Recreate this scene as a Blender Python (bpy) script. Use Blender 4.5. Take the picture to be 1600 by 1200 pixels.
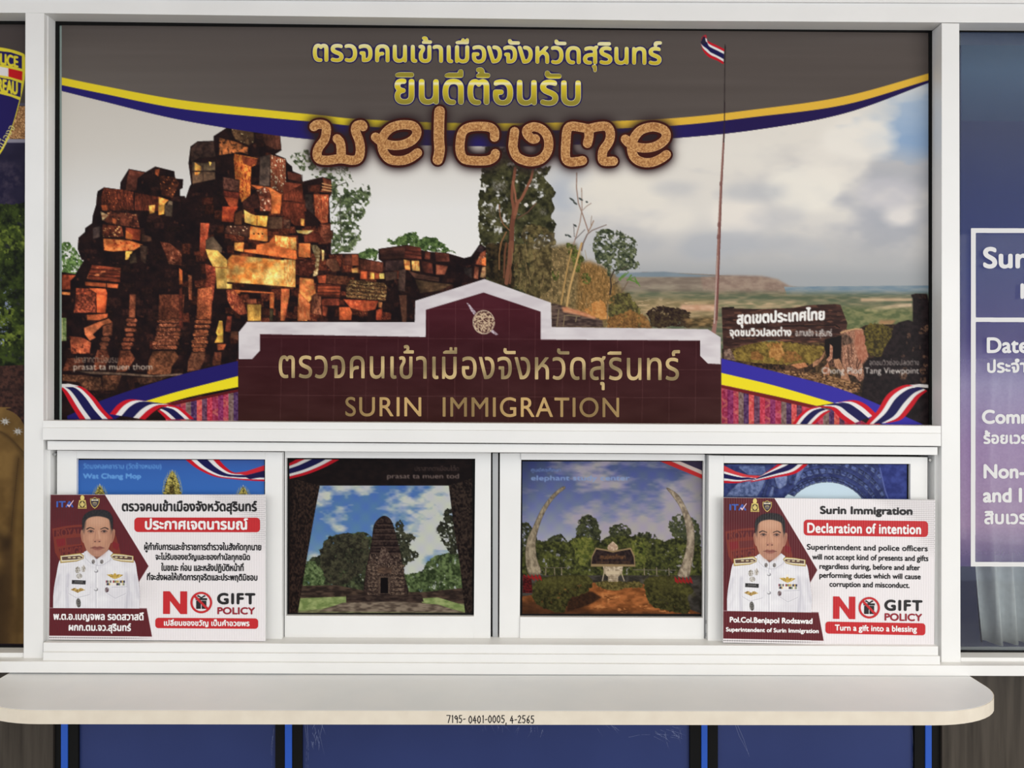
import bpy, math, random
import numpy as np
from mathutils import Vector, Matrix

for _o in list(bpy.data.objects):
    bpy.data.objects.remove(_o)
SC = bpy.context.scene
COL = SC.collection

# ------------------------------------------------------------------ camera
FPX = 1200.0                      # focal length in pixels of a 1600 x 1200 frame
CAM_D = 1.45                      # metres from the lens to the poster plane
CAM_Z = 1.50
cam_data = bpy.data.cameras.new('camera')
cam_data.sensor_fit = 'HORIZONTAL'
cam_data.sensor_width = 36.0
cam_data.lens = FPX / 1600.0 * 36.0
cam_data.clip_start = 0.02
cam = bpy.data.objects.new('camera', cam_data)
COL.objects.link(cam)
YAW, PITCH, ROLL = -0.006, 0.0012, 0.004
cam.matrix_world = (Matrix.Translation((0, -CAM_D, CAM_Z)) @ Matrix.Rotation(YAW, 4, 'Z')
                    @ Matrix.Rotation(math.pi / 2 + PITCH, 4, 'X') @ Matrix.Rotation(ROLL, 4, 'Z'))
SC.camera = cam
_R = np.array(cam.matrix_world.to_3x3())
_C = np.array((0, -CAM_D, CAM_Z))

# ------------------------------------------------------------------ light
world = bpy.data.worlds.new('daylight')
SC.world = world
world.use_nodes = True
_nt = world.node_tree
_nt.nodes.clear()
_out = _nt.nodes.new('ShaderNodeOutputWorld')
_bg = _nt.nodes.new('ShaderNodeBackground')
_tc = _nt.nodes.new('ShaderNodeTexCoord')
_sep = _nt.nodes.new('ShaderNodeSeparateXYZ')
_mr = _nt.nodes.new('ShaderNodeMapRange')
_mr.inputs['From Min'].default_value = -1
_mr.inputs['From Max'].default_value = 1
_ramp = _nt.nodes.new('ShaderNodeValToRGB')
_e = _ramp.color_ramp.elements
_e[0].position = 0.0
_e[0].color = (0.46, 0.50, 0.58, 1)          # shaded paving in front of the building
_e[1].position = 1.0
_e[1].color = (0.56, 0.48, 0.38, 1)          # underside of the porch roof
for _p, _c in ((0.44, (0.56, 0.60, 0.68, 1)), (0.53, (1.05, 1.09, 1.15, 1)), (0.70, (1.14, 1.14, 1.12, 1)), (0.84, (0.82, 0.74, 0.60, 1))):
    _k = _e.new(_p); _k.color = _c
_nt.links.new(_tc.outputs['Generated'], _sep.inputs[0])
_nt.links.new(_sep.outputs['Z'], _mr.inputs['Value'])
_nt.links.new(_mr.outputs[0], _ramp.inputs[0])
_nt.links.new(_ramp.outputs[0], _bg.inputs['Color'])
_bg.inputs['Strength'].default_value = 1.0
_nt.links.new(_bg.outputs[0], _out.inputs[0])

key = bpy.data.lights.new('daylight_from_the_yard', 'AREA')
key.shape = 'RECTANGLE'
key.size, key.size_y = 3.0, 2.0
key.energy = 52.0
key.color = (1.0, 0.965, 0.91)
key_o = bpy.data.objects.new('daylight_from_the_yard', key)
COL.objects.link(key_o)
key_o.location = (3.2, -3.4, 1.5)
key_o.rotation_euler = (math.radians(90), 0, math.radians(40))

SC.view_settings.view_transform = 'Standard'
SC.view_settings.look = 'None'
SC.view_settings.gamma = 1.0
SC.view_settings.use_curve_mapping = False
SC.view_settings.exposure = 0.31
INK = 0.95                        # lightest paper of the prints reflects this much

# ------------------------------------------------------------------ geometry helpers
def unproject(px, py, Y):
    """point of the photograph's pixel (px, py) on the plane y = Y"""
    px = np.asarray(px, float); py = np.asarray(py, float)
    d = np.stack([(px - 800) / FPX, -(py - 600) / FPX, -np.ones_like(px)], -1) @ _R.T
    t = (Y - _C[1]) / d[..., 1]
    return _C + d * t[..., None]

def link(name, me, parent=None, mat=None):
    o = bpy.data.objects.new(name, me)
    COL.objects.link(o)
    if parent is not None:
        o.parent = parent
        o.matrix_parent_inverse = Matrix.Translation(-parent.location)
    if mat is not None and me is not None:
        me.materials.append(mat)
    return o

def mesh_np(name, verts, faces, cols=None):
    """faces: list of integer arrays, each (n, k)"""
    me = bpy.data.meshes.new(name)
    verts = np.asarray(verts, np.float32)
    me.vertices.add(len(verts))
    me.vertices.foreach_set('co', verts.ravel())
    faces = [np.asarray(f, np.int32) for f in faces if len(f)]
    loops = np.concatenate([f.ravel() for f in faces])
    sizes = np.concatenate([np.full(len(f), f.shape[1], np.int32) for f in faces])
    me.loops.add(len(loops))
    me.loops.foreach_set('vertex_index', loops)
    me.polygons.add(len(sizes))
    starts = np.concatenate([[0], np.cumsum(sizes)[:-1]]).astype(np.int32)
    me.polygons.foreach_set('loop_start', starts)
    me.polygons.foreach_set('loop_total', sizes)
    me.update(calc_edges=True)
    if cols is not None:
        ca = me.color_attributes.new('ink', 'FLOAT_COLOR', 'POINT')
        rgba = np.ones((len(verts), 4), np.float32)
        rgba[:, :3] = cols
        ca.data.foreach_set('color', rgba.ravel())
    me.validate()
    return me

def empty(name, loc, label, cat, group=None):
    o = bpy.data.objects.new(name, None)
    COL.objects.link(o)
    o.empty_display_size = 0.05
    o.location = loc
    tag(o, label, cat, group)
    return o

def tag(o, label=None, cat=None, group=None, kind=None):
    if label: o['label'] = label
    if cat: o['category'] = cat
    if group: o['group'] = group
    if kind: o['kind'] = kind
    return o

def P3(*a):
    return [tuple(float(v) for v in unproject(x, y, Y)) for (x, y, Y) in a]

class MB:
    """collects prisms into one mesh"""
    def __init__(self):
        self.v = []; self.f = []
    def prism(self, front, back):
        n = len(front); b = len(self.v)
        self.v += [tuple(p) for p in front] + [tuple(p) for p in back]
        self.f.append(tuple(b + i for i in range(n)))
        self.f.append(tuple(b + n + i for i in reversed(range(n))))
        for i in range(n):
            j = (i + 1) % n
            self.f.append((b + i, b + n + i, b + n + j, b + j))
        return self
    def quad(self, pts, yf, yb):
        """bar whose front outline is given in photograph pixels at depth yf, running straight back to yb"""
        fr = [unproject(x, y, yf) for x, y in pts]
        fr = [(p[0], p[1], p[2]) for p in fr]
        bk = [(p[0], yb, p[2]) for p in fr]
        return self.prism(fr, bk)
    def box(self, lo, hi):
        (x0, y0, z0), (x1, y1, z1) = lo, hi
        return self.prism([(x0, y0, z1), (x1, y0, z1), (x1, y0, z0), (x0, y0, z0)],
                          [(x0, y1, z1), (x1, y1, z1), (x1, y1, z0), (x0, y1, z0)])
    def build(self, name, mat, parent=None, bevel=0.0):
        import bmesh
        me = bpy.data.meshes.new(name)
        me.from_pydata(self.v, [], self.f)
        bm = bmesh.new(); bm.from_mesh(me)
        bmesh.ops.recalc_face_normals(bm, faces=bm.faces)
        if bevel:
            bmesh.ops.bevel(bm, geom=list(bm.edges), offset=bevel, segments=2, affect='EDGES', profile=0.6)
        bm.to_mesh(me); bm.free()
        return link(name, me, parent, mat)

# ------------------------------------------------------------------ materials
def new_mat(name, col, rough=0.5, spec=0.5, metal=0.0):
    m = bpy.data.materials.new(name)
    m.use_nodes = True
    b = m.node_tree.nodes['Principled BSDF']
    b.inputs['Base Color'].default_value = (*col, 1)
    b.inputs['Roughness'].default_value = rough
    b.inputs['Specular IOR Level'].default_value = spec
    b.inputs['Metallic'].default_value = metal
    return m

def s2l(c):
    c = np.asarray(c, float)
    return np.where(c <= 0.04045, c / 12.92, ((c + 0.055) / 1.055) ** 2.4)

def rgb(*c):
    return tuple(float(v) for v in s2l(np.array(c) / 255.0))

def noisy(name, c1, c2, scale, rough=0.5, spec=0.4, stretch=(1, 1, 1), detail=4, bump=0.0, lo=0.35, hi=0.65):
    m = new_mat(name, c1, rough, spec)
    nt = m.node_tree; b = nt.nodes['Principled BSDF']
    tc = nt.nodes.new('ShaderNodeTexCoord'); mp = nt.nodes.new('ShaderNodeMapping')
    mp.inputs['Scale'].default_value = stretch
    n = nt.nodes.new('ShaderNodeTexNoise')
    n.inputs['Scale'].default_value = scale; n.inputs['Detail'].default_value = detail
    r = nt.nodes.new('ShaderNodeValToRGB')
    r.color_ramp.elements[0].position = lo; r.color_ramp.elements[0].color = (*c1, 1)
    r.color_ramp.elements[1].position = hi; r.color_ramp.elements[1].color = (*c2, 1)
    nt.links.new(tc.outputs['Object'], mp.inputs[0]); nt.links.new(mp.outputs[0], n.inputs['Vector'])
    nt.links.new(n.outputs['Fac'], r.inputs[0]); nt.links.new(r.outputs[0], b.inputs['Base Color'])
    if bump:
        bp = nt.nodes.new('ShaderNodeBump'); bp.inputs['Strength'].default_value = bump
        bp.inputs['Distance'].default_value = 0.002
        nt.links.new(n.outputs['Fac'], bp.inputs['Height']); nt.links.new(bp.outputs[0], b.inputs['Normal'])
    return m

def print_mat(name, rough, spec, bump=0.0, flutes=False):
    m = new_mat(name, (1, 1, 1), rough, spec)
    nt = m.node_tree; b = nt.nodes['Principled BSDF']
    a = nt.nodes.new('ShaderNodeAttribute'); a.attribute_name = 'ink'
    nt.links.new(a.outputs['Color'], b.inputs['Base Color'])
    tc = nt.nodes.new('ShaderNodeTexCoord')
    if flutes:                                   # the channels of the corrugated board press through its face
        w = nt.nodes.new('ShaderNodeTexWave'); w.bands_direction = 'X'; w.wave_profile = 'SIN'
        w.inputs['Scale'].default_value = 70.0
        bp = nt.nodes.new('ShaderNodeBump'); bp.inputs['Strength'].default_value = bump
        bp.inputs['Distance'].default_value = 0.001
        nt.links.new(tc.outputs['Object'], w.inputs['Vector'])
        nt.links.new(w.outputs['Fac'], bp.inputs['Height']); nt.links.new(bp.outputs[0], b.inputs['Normal'])
    elif bump:
        n = nt.nodes.new('ShaderNodeTexNoise'); n.inputs['Scale'].default_value = 260
        bp = nt.nodes.new('ShaderNodeBump'); bp.inputs['Strength'].default_value = bump
        bp.inputs['Distance'].default_value = 0.0004
        nt.links.new(tc.outputs['Object'], n.inputs['Vector'])
        nt.links.new(n.outputs['Fac'], bp.inputs['Height']); nt.links.new(bp.outputs[0], b.inputs['Normal'])
    return m

M = {
    'alu': noisy('white_powder_coat', (0.80, 0.80, 0.79), (0.83, 0.83, 0.82), 9, 0.38, 0.45),
    'alu_shade': new_mat('shaded_aluminium', (0.42, 0.43, 0.44), 0.45, 0.5),  # white aluminium greyed to paint in the shade on the sash sides
    'gasket': new_mat('black_rubber', (0.007, 0.007, 0.007), 0.6, 0.1),
    'dark': new_mat('unlit_room', (0.01, 0.01, 0.012), 0.9, 0.0),
    'screw': new_mat('zinc_screw', (0.35, 0.35, 0.34), 0.4, 0.5, 0.6),
    'print': print_mat('glossy_vinyl_print', 0.38, 0.07, 0.12),
    'board': print_mat('corrugated_plastic_print', 0.45, 0.3, 0.35, True),
    'letter': print_mat('printed_lettering', 0.5, 0.06),
    'board_edge': noisy('corrugated_plastic_edge', (0.75, 0.75, 0.74), (0.85, 0.85, 0.84), 60, 0.5, 0.3),
    'laminate': noisy('pale_grey_laminate', rgb(234, 237, 240), rgb(238, 240, 242), 14, 0.42, 0.35),
    'edge_band': noisy('beige_edge_band', rgb(228, 219, 203), rgb(221, 211, 195), 30, 0.5, 0.3),
    'marker': new_mat('black_marker_ink', (0.01, 0.009, 0.012), 0.6, 0.2),
    'blue': noisy('blue_vinyl', rgb(40, 53, 102), rgb(46, 60, 112), 3.0, 0.3, 0.35),
    'blue_paint': new_mat('bright_blue_paint', rgb(38, 88, 190), 0.35, 0.4),
    'tape': new_mat('torn_clear_tape', rgb(140, 146, 175), 0.3, 0.5),
    'glass_edge': new_mat('green_glass_edge', rgb(150, 166, 160), 0.15, 0.6),
}

# ------------------------------------------------------------------ a small printing press: numpy canvases in photograph pixels
def catmull(pts, closed=False, n=10):
    p = np.asarray(pts, float)
    if closed:
        q = np.vstack([p[-1], p, p[0], p[1]])
    else:
        q = np.vstack([2 * p[0] - p[1], p, 2 * p[-1] - p[-2]])
    out = []
    t = np.linspace(0, 1, n, endpoint=False)[:, None]
    for i in range(len(q) - 3):
        a, b, c, d = q[i:i + 4]
        out.append(0.5 * (2 * b + (c - a) * t + (2 * a - 5 * b + 4 * c - d) * t ** 2 + (3 * b - a - 3 * c + d) * t ** 3))
    out = np.vstack(out)
    return out if closed else np.vstack([out, p[-1:]])

def stroke_polys(pts, w0, w1=None):
    """round-capped stroke as polygons, all wound the same way"""
    p = np.asarray(pts, float)
    r = np.linspace(w0, w0 if w1 is None else w1, len(p)) / 2
    th = np.linspace(0, 2 * np.pi, 13)[:-1]
    out = [np.stack([x + rr * np.cos(th), y + rr * np.sin(th)], 1) for (x, y), rr in zip(p, r)]
    for i in range(len(p) - 1):
        d = p[i + 1] - p[i]; L = np.hypot(*d)
        if L < 1e-6: continue
        n = np.array([-d[1], d[0]]) / L
        q = np.array([p[i] - n * r[i], p[i + 1] - n * r[i + 1], p[i + 1] + n * r[i + 1], p[i] + n * r[i]])
        out.append(q)
    return out

def ell(cx, cy, rx, ry, rot=0.0, n=28):
    t = np.linspace(0, 2 * np.pi, n, endpoint=False)
    x, y = rx * np.cos(t), ry * np.sin(t)
    c, s = math.cos(rot), math.sin(rot)
    return np.stack([cx + x * c - y * s, cy + x * s + y * c], 1)

def rrect(x0, y0, x1, y1, r, n=6):
    t = np.linspace(0, np.pi / 2, n)
    pts = []
    for cx, cy, a in ((x1 - r, y0 + r, -np.pi / 2), (x1 - r, y1 - r, 0), (x0 + r, y1 - r, np.pi / 2), (x0 + r, y0 + r, np.pi)):
        pts.append(np.stack([cx + r * np.cos(t + a), cy + r * np.sin(t + a)], 1))
    return np.vstack(pts)

def blur(a, s):
    if s <= 0.05: return a
    n = max(1, int(math.ceil(3 * s)))
    k = np.exp(-0.5 * (np.arange(-n, n + 1) / s) ** 2); k /= k.sum()
    for ax in (0, 1):
        pad = [(0, 0)] * a.ndim; pad[ax] = (n, n)
        b = np.pad(a, pad, mode='edge')
        c = np.zeros_like(a)
        for i, w in enumerate(k):
            sl = [slice(None)] * a.ndim; sl[ax] = slice(i, i + a.shape[ax])
            c += w * b[tuple(sl)]
        a = c
    return a

def vnoise(h, w, cell, seed, ax=1.0):
    """smooth value noise 0..1, cell in canvas pixels (ax stretches it along x)"""
    rs = np.random.RandomState(seed)
    cy, cx = max(cell, 1e-3), max(cell * ax, 1e-3)
    g = rs.rand(int(h / cy) + 3, int(w / cx) + 3).astype(np.float32)
    y = np.arange(h) / cy; x = np.arange(w) / cx
    yi = y.astype(int); xi = x.astype(int)
    fy = (y - yi)[:, None]; fx = (x - xi)[None]
    fy = fy * fy * (3 - 2 * fy); fx = fx * fx * (3 - 2 * fx)
    a = g[yi][:, xi]; b = g[yi][:, xi + 1]; c = g[yi + 1][:, xi]; d = g[yi + 1][:, xi + 1]
    return (a * (1 - fx) + b * fx) * (1 - fy) + (c * (1 - fx) + d * fx) * fy

def fbm(h, w, cell, seed, octs=3, ax=1.0):
    t = np.zeros((h, w), np.float32); a = 1.0; tot = 0
    for i in range(octs):
        if cell < 0.8: break
        t += a * vnoise(h, w, cell, seed + 17 * i, ax); tot += a
        a *= 0.55; cell *= 0.5
    return t / tot

def C(*c):
    return np.array(c, np.float32) / 255.0

class Canvas:
    def __init__(self, x0, y0, x1, y1, s, bg=(0, 0, 0)):
        self.x0, self.y0, self.s = x0, y0, s
        self.W = int(round((x1 - x0) / s)) + 1
        self.H = int(round((y1 - y0) / s)) + 1
        self.img = np.empty((self.H, self.W, 3), np.float32)
        self.img[:] = C(*bg)
    def xy(self, sl=None):
        ys = self.y0 + np.arange(self.H) * self.s; xs = self.x0 + np.arange(self.W) * self.s
        if sl is not None: ys = ys[sl[0]]; xs = xs[sl[1]]
        return xs[None, :], ys[:, None]
    def mask(self, polys, pad=0.0):
        """non-zero winding coverage of polygons; returns (mask, slices) or None"""
        S = 4
        polys = [np.asarray(p, float) for p in polys]
        allp = np.vstack(polys)
        lo = (allp.min(0) - pad - (self.x0, self.y0)) / self.s; hi = (allp.max(0) + pad - (self.x0, self.y0)) / self.s
        ix0, iy0 = max(0, int(math.floor(lo[0])) - 1), max(0, int(math.floor(lo[1])) - 1)
        ix1, iy1 = min(self.W, int(math.ceil(hi[0])) + 2), min(self.H, int(math.ceil(hi[1])) + 2)
        if ix1 <= ix0 or iy1 <= iy0: return None
        w, h = ix1 - ix0, iy1 - iy0
        acc = np.zeros((h * S, w * S + 1), np.int16)
        ox = self.x0 + (ix0 - 0.5) * self.s; oy = self.y0 + (iy0 - 0.5) * self.s
        k = S / self.s
        A = np.vstack([np.stack([p[:, 0], p[:, 1], np.roll(p[:, 0], -1), np.roll(p[:, 1], -1)], 1) for p in polys])
        A[:, 0::2] = (A[:, 0::2] - ox) * k; A[:, 1::2] = (A[:, 1::2] - oy) * k
        for xa, ya, xb, yb in A:
            if ya == yb: continue
            d = 1
            if ya > yb: xa, ya, xb, yb, d = xb, yb, xa, ya, -1
            r0 = max(0, int(math.ceil(ya - 0.5))); r1 = min(h * S, int(math.ceil(yb - 0.5)))
            if r1 <= r0: continue
            rows = np.arange(r0, r1)
            xs = xa + (rows + 0.5 - ya) * (xb - xa) / (yb - ya)
            ci = np.clip(np.ceil(xs - 0.5), 0, w * S).astype(int)
            acc[rows, ci] += d
        inside = (np.cumsum(acc, 1)[:, :w * S] != 0).astype(np.float32)
        m = inside.reshape(h, S, w, S).mean((1, 3))
        return m, (slice(iy0, iy1), slice(ix0, ix1))
    def put(self, m, sl, col, alpha=1.0):
        if callable(col): col = col(*self.xy(sl))
        col = np.asarray(col, np.float32)
        a = (m * alpha)[..., None]
        self.img[sl] = self.img[sl] * (1 - a) + col * a
    def fill(self, polys, col, alpha=1.0, feather=0.0):
        if isinstance(polys, np.ndarray) and polys.ndim == 2: polys = [polys]
        elif isinstance(polys, (list, tuple)) and np.isscalar(polys[0][0]): polys = [polys]
        r = self.mask(polys, feather * 3)
        if r is None: return
        m, sl = r
        if feather: m = blur(m, feather / self.s)
        self.put(m, sl, col if callable(col) else C(*col), alpha)
    def line(self, pts, w, col, w1=None, alpha=1.0, feather=0.0):
        self.fill(stroke_polys(pts, w, w1), col, alpha, feather)
    def stone(self, pts, c0, c1, seed, cell=5.0, ax=1.0, alpha=1.0, edge=0.0, hi=None, hi_t=0.68, feather=0.0, oct=3, grad=0.0):
        """patch whose ink wanders between two colours, optionally with lighter flecks"""
        r = self.mask([pts], feather * 3)
        if r is None: return
        m, sl = r
        if feather: m = blur(m, feather / self.s)
        h, w = m.shape
        n = np.clip((fbm(h, w, cell / self.s, seed, oct, ax) - 0.28) / 0.44, 0, 1)[..., None]
        col = C(*c0) * (1 - n) + C(*c1) * n
        if hi is not None:
            q = fbm(h, w, cell * 0.7 / self.s, seed + 91, oct, ax)
            q = np.clip((q - hi_t) * 9, 0, 1)[..., None]
            col = col * (1 - q) + C(*hi) * q
        if grad:                                   # tone drifts across the stone, direction set by the seed
            an = (seed * 2.399) % 6.283
            gx = np.linspace(-1, 1, w)[None] * math.cos(an) + np.linspace(-1, 1, h)[:, None] * math.sin(an)
            col = col * (1 + grad * gx + grad * .9 * (vnoise(h, w, 9 / self.s, seed + 4) - .5) * 2)[..., None]
        if edge:
            e = 1 - np.clip((blur(m, 1.1 / self.s) - 0.5) * 2.2, 0, 1)
            col = col * (1 - edge * e[..., None])
        self.put(m, sl, col, alpha)
    def leaves(self, polys, dark, light, seed, cell=3.5, cover=0.8, soft=5.0, mix=7.0, alpha=1.0, hard=4.0):
        """leafy mass: outlines broken up by noise, cover = share of the inside that is leaf, ink between dark and light"""
        if isinstance(polys, np.ndarray) or np.isscalar(polys[0][0]): polys = [polys]
        r = self.mask(polys, soft)
        if r is None: return
        m, sl = r
        m = blur(m, soft * 0.5 / self.s)
        h, w = m.shape
        n = fbm(h, w, cell / self.s, seed, 2) * 0.62 + vnoise(h, w, cell * 2.6 / self.s, seed + 3) * 0.38
        n = np.clip((n - 0.5) * 1.7 + 0.5, 0, 1)
        q = np.clip((n - (1.0 - cover * np.clip(m * 1.25, 0, 1))) * hard + 0.5, 0, 1) * np.clip(m * 4, 0, 1)
        k = np.clip((fbm(h, w, mix / self.s, seed + 5, 2) * 0.6 + fbm(h, w, max(2.0, cell * 0.7) / self.s, seed + 9, 2) * 0.4 - 0.3) / 0.42, 0, 1)[..., None]
        self.put(q, sl, C(*dark) * (1 - k) + C(*light) * k, alpha)
    def grad(self, pts_cols, axis='y'):
        """whole canvas filled with a gradient [(coord, colour), ...]"""
        x, y = self.xy()
        t = y if axis == 'y' else x
        ks = [p for p, _ in pts_cols]
        for c in range(3):
            v = np.interp(t, ks, [k[c] / 255.0 for _, k in pts_cols])
            self.img[..., c] = np.broadcast_to(v, (self.H, self.W))
    def ribbon(self, A, B, flip=False):
        """band between two curves: the red, white, blue, white, red of the Thai flag"""
        n = 14
        a = catmull(A, n=n); b = catmull(B, n=n)
        m = min(len(a), len(b)); ia = np.linspace(0, len(a) - 1, m).astype(int); ib = np.linspace(0, len(b) - 1, m).astype(int)
        a, b = a[ia], b[ib]
        cuts = (0, 1 / 6, 1 / 3, 2 / 3, 5 / 6, 1)
        for (t0, t1), c in zip(zip(cuts[:-1], cuts[1:]), ((200, 24, 40), (232, 230, 228), (26, 24, 78), (228, 226, 224), (196, 22, 38))):
            e0 = a + (b - a) * t0; e1 = a + (b - a) * (t1 + 0.01)
            self.fill(np.vstack([e0, e1[::-1]]), c)

def lin(img):
    return s2l(np.clip(img, 0, 1)).astype(np.float32) * INK

# ---- lettering
_FONT = {}
def font(name):
    if name not in _FONT:
        f = None
        if name:
            try:
                import os
                f = bpy.data.fonts.load(os.path.join(bpy.utils.system_resource('DATAFILES'), 'fonts', name))
            except Exception:
                f = None
        _FONT[name] = f
    return _FONT[name]

_OUT = {}
def outlines(s, fnt='', spacing=1.0):
    kk = (s, fnt, spacing)
    if kk in _OUT: return _OUT[kk]
    cu = bpy.data.curves.new('type', 'FONT')
    cu.body = s
    cu.space_character = spacing
    f = font(fnt) if fnt else None
    if f: cu.font = f
    ob = bpy.data.objects.new('type', cu)
    COL.objects.link(ob)
    dg = bpy.context.evaluated_depsgraph_get()
    dg.update()
    c2 = ob.to_curve(dg)
    out = []
    t = np.linspace(0, 1, 7)[:-1][:, None]
    for sp in c2.splines:
        bp = sp.bezier_points; n = len(bp)
        if n < 2: continue
        poly = []
        for i in range(n):
            a, b = bp[i], bp[(i + 1) % n]
            p0, p1, p2, p3 = (np.array(v[:2]) for v in (a.co, a.handle_right, b.handle_left, b.co))
            poly.append((1 - t) ** 3 * p0 + 3 * (1 - t) ** 2 * t * p1 + 3 * (1 - t) * t ** 2 * p2 + t ** 3 * p3)
        p = np.vstack(poly)
        out.append(np.stack([p[:, 0], -p[:, 1]], 1))
    ob.to_curve_clear()
    bpy.data.objects.remove(ob); bpy.data.curves.remove(cu)
    _OUT[kk] = out
    return out

def fit(polys, x0, y0, x1, y1, slope=0.0, italic=0.0):
    """outlines stretched to a box of photograph pixels; slope tilts the line of writing"""
    a = np.vstack(polys); lo, hi = a.min(0), a.max(0)
    k = np.array([(x1 - x0) / (hi[0] - lo[0]), (y1 - y0) / (hi[1] - lo[1])])
    res = []
    for p in polys:
        q = (p - lo) * k + (x0, y0)
        q[:, 0] += italic * (y1 - q[:, 1])
        q[:, 1] += slope * (q[:, 0] - (x0 + x1) / 2)
        res.append(q)
    return res

def grow(m, d):
    """thicken (d > 0) or thin a coverage mask by about d canvas pixels"""
    if abs(d) < 0.05: return m
    s = max(0.7, abs(d) * 0.9)
    b = blur(m, s)
    thr = 0.5 * (1 - math.erf(d / (s * math.sqrt(2))))
    k = max(2.2 * s, 0.55 / max(min(thr, 1 - thr), 0.03))
    return np.clip((b - thr) * k + 0.5, 0, 1)

# which edge of a cell each outline crosses, for marching squares (corners 0 TL, 1 TR, 2 BR, 3 BL; edges 4 top, 5 right, 6 bottom, 7 left)
_MS = {1: (0, 4, 7), 2: (4, 1, 5), 4: (5, 2, 6), 8: (6, 3, 7), 3: (0, 1, 5, 7), 6: (4, 1, 2, 6), 12: (5, 2, 3, 7), 9: (0, 4, 6, 3),
       7: (0, 1, 2, 6, 7), 14: (4, 1, 2, 3, 7), 13: (0, 4, 5, 2, 3), 11: (0, 1, 5, 6, 3), 5: (0, 4, 5, 2, 6, 7), 10: (4, 1, 5, 6, 3, 7), 15: (0, 1, 2, 3)}

def iso(m, thr=0.5):
    """polygons of the area where m > thr; returns vertex positions in cell units and face arrays"""
    m = np.pad(np.asarray(m, float), 1)
    H, W = m.shape
    ins = m > thr
    idx = np.arange(H * W).reshape(H, W)
    yy, xx = np.mgrid[0:H, 0:W]
    V = [np.stack([xx.ravel(), yy.ravel()], 1).astype(float)]
    d = m[:, 1:] - m[:, :-1]; tx = np.where(np.abs(d) > 1e-9, (thr - m[:, :-1]) / np.where(np.abs(d) > 1e-9, d, 1), 0.5)
    V.append(np.stack([(xx[:, :-1] + np.clip(tx, 0, 1)).ravel(), yy[:, :-1].ravel()], 1))
    hx = H * W + np.arange(H * (W - 1)).reshape(H, W - 1)
    d = m[1:] - m[:-1]; ty = np.where(np.abs(d) > 1e-9, (thr - m[:-1]) / np.where(np.abs(d) > 1e-9, d, 1), 0.5)
    V.append(np.stack([xx[:-1].ravel(), (yy[:-1] + np.clip(ty, 0, 1)).ravel()], 1))
    vy = H * W + H * (W - 1) + np.arange((H - 1) * W).reshape(H - 1, W)
    V = np.vstack(V)
    case = ins[:-1, :-1] * 1 + ins[:-1, 1:] * 2 + ins[1:, 1:] * 4 + ins[1:, :-1] * 8
    tab = [idx[:-1, :-1], idx[:-1, 1:], idx[1:, 1:], idx[1:, :-1], hx[:-1], vy[:, 1:], hx[1:], vy[:, :-1]]
    F = {}
    for c, e in _MS.items():
        sel = case == c
        if sel.any():
            F.setdefault(len(e), []).append(np.stack([tab[k][sel] for k in e], 1))
    F = [np.vstack(v) for v in F.values()]
    used = np.unique(np.concatenate([f.ravel() for f in F]))
    re = np.zeros(len(V), np.int64); re[used] = np.arange(len(used))
    return V[used] - 1.0, [re[f] for f in F]

class Sheet:
    """flat print lying on a plane: maps its own picture coordinates to the plane"""
    def __init__(self, Y, quad=None, size=None):
        self.Y, self.q, self.size = Y, quad, size
    def at(self, x, y, lift=0.0):
        if self.q is not None:
            u = (x / self.size[0])[..., None]; v = (y / self.size[1])[..., None]
            q = [np.array(p, float) for p in self.q]
            p = (q[0] * (1 - u) + q[1] * u) * (1 - v) + (q[3] * (1 - u) + q[2] * u) * v
            x, y = p[..., 0], p[..., 1]
        w = unproject(x, y, self.Y)
        w[..., 1] -= lift
        return w
    def picture(self, name, cv, parent, mat):
        xs, ys = np.meshgrid(cv.x0 + np.arange(cv.W) * cv.s, cv.y0 + np.arange(cv.H) * cv.s)
        v = self.at(xs, ys).reshape(-1, 3)
        i = np.arange(cv.W * cv.H).reshape(cv.H, cv.W)
        f = np.stack([i[:-1, :-1], i[1:, :-1], i[1:, 1:], i[:-1, 1:]], -1).reshape(-1, 4)
        return link(name, mesh_np(name, v, [f], lin(cv.img).reshape(-1, 3)), parent, mat)
    def cut(self, name, m, ox, oy, s, col, parent, mat, lift=0.0004):
        """a printed piece cut along a mask whose pixel (0,0) sits at (ox, oy); col: colour, function of (x, y) or image"""
        V, F = iso(m)
        x = ox + V[:, 0] * s; y = oy + V[:, 1] * s
        if callable(col): c = col(x, y)
        elif isinstance(col, np.ndarray) and col.ndim == 3:
            xi = np.clip(np.rint(V[:, 0]).astype(int), 0, col.shape[1] - 1); yi = np.clip(np.rint(V[:, 1]).astype(int), 0, col.shape[0] - 1)
            c = col[yi, xi]
        else: c = np.broadcast_to(C(*col), (len(V), 3))
        F = [f[:, ::-1] for f in F]
        return link(name, mesh_np(name, self.at(x, y, lift), F, lin(c)), parent, mat)
    def text(self, s, box, col, parent, bold=0.0, fnt='', slope=0.0, res=0.45, name='lettering', lift=0.0004, spacing=1.0, italic=0.0, mat=None):
        polys = fit(outlines(s, fnt, spacing), *box, slope, italic)
        pad = abs(bold) + 2
        a = np.vstack(polys)
        cv = Canvas(a[:, 0].min() - pad, a[:, 1].min() - pad, a[:, 0].max() + pad, a[:, 1].max() + pad, res)
        m = np.zeros((cv.H, cv.W), np.float32)
        r = cv.mask(polys)
        m[r[1]] = r[0]
        m = grow(m, bold / res)
        return self.cut(name, m, cv.x0, cv.y0, res, col, parent, mat or M['letter'], lift)

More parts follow.
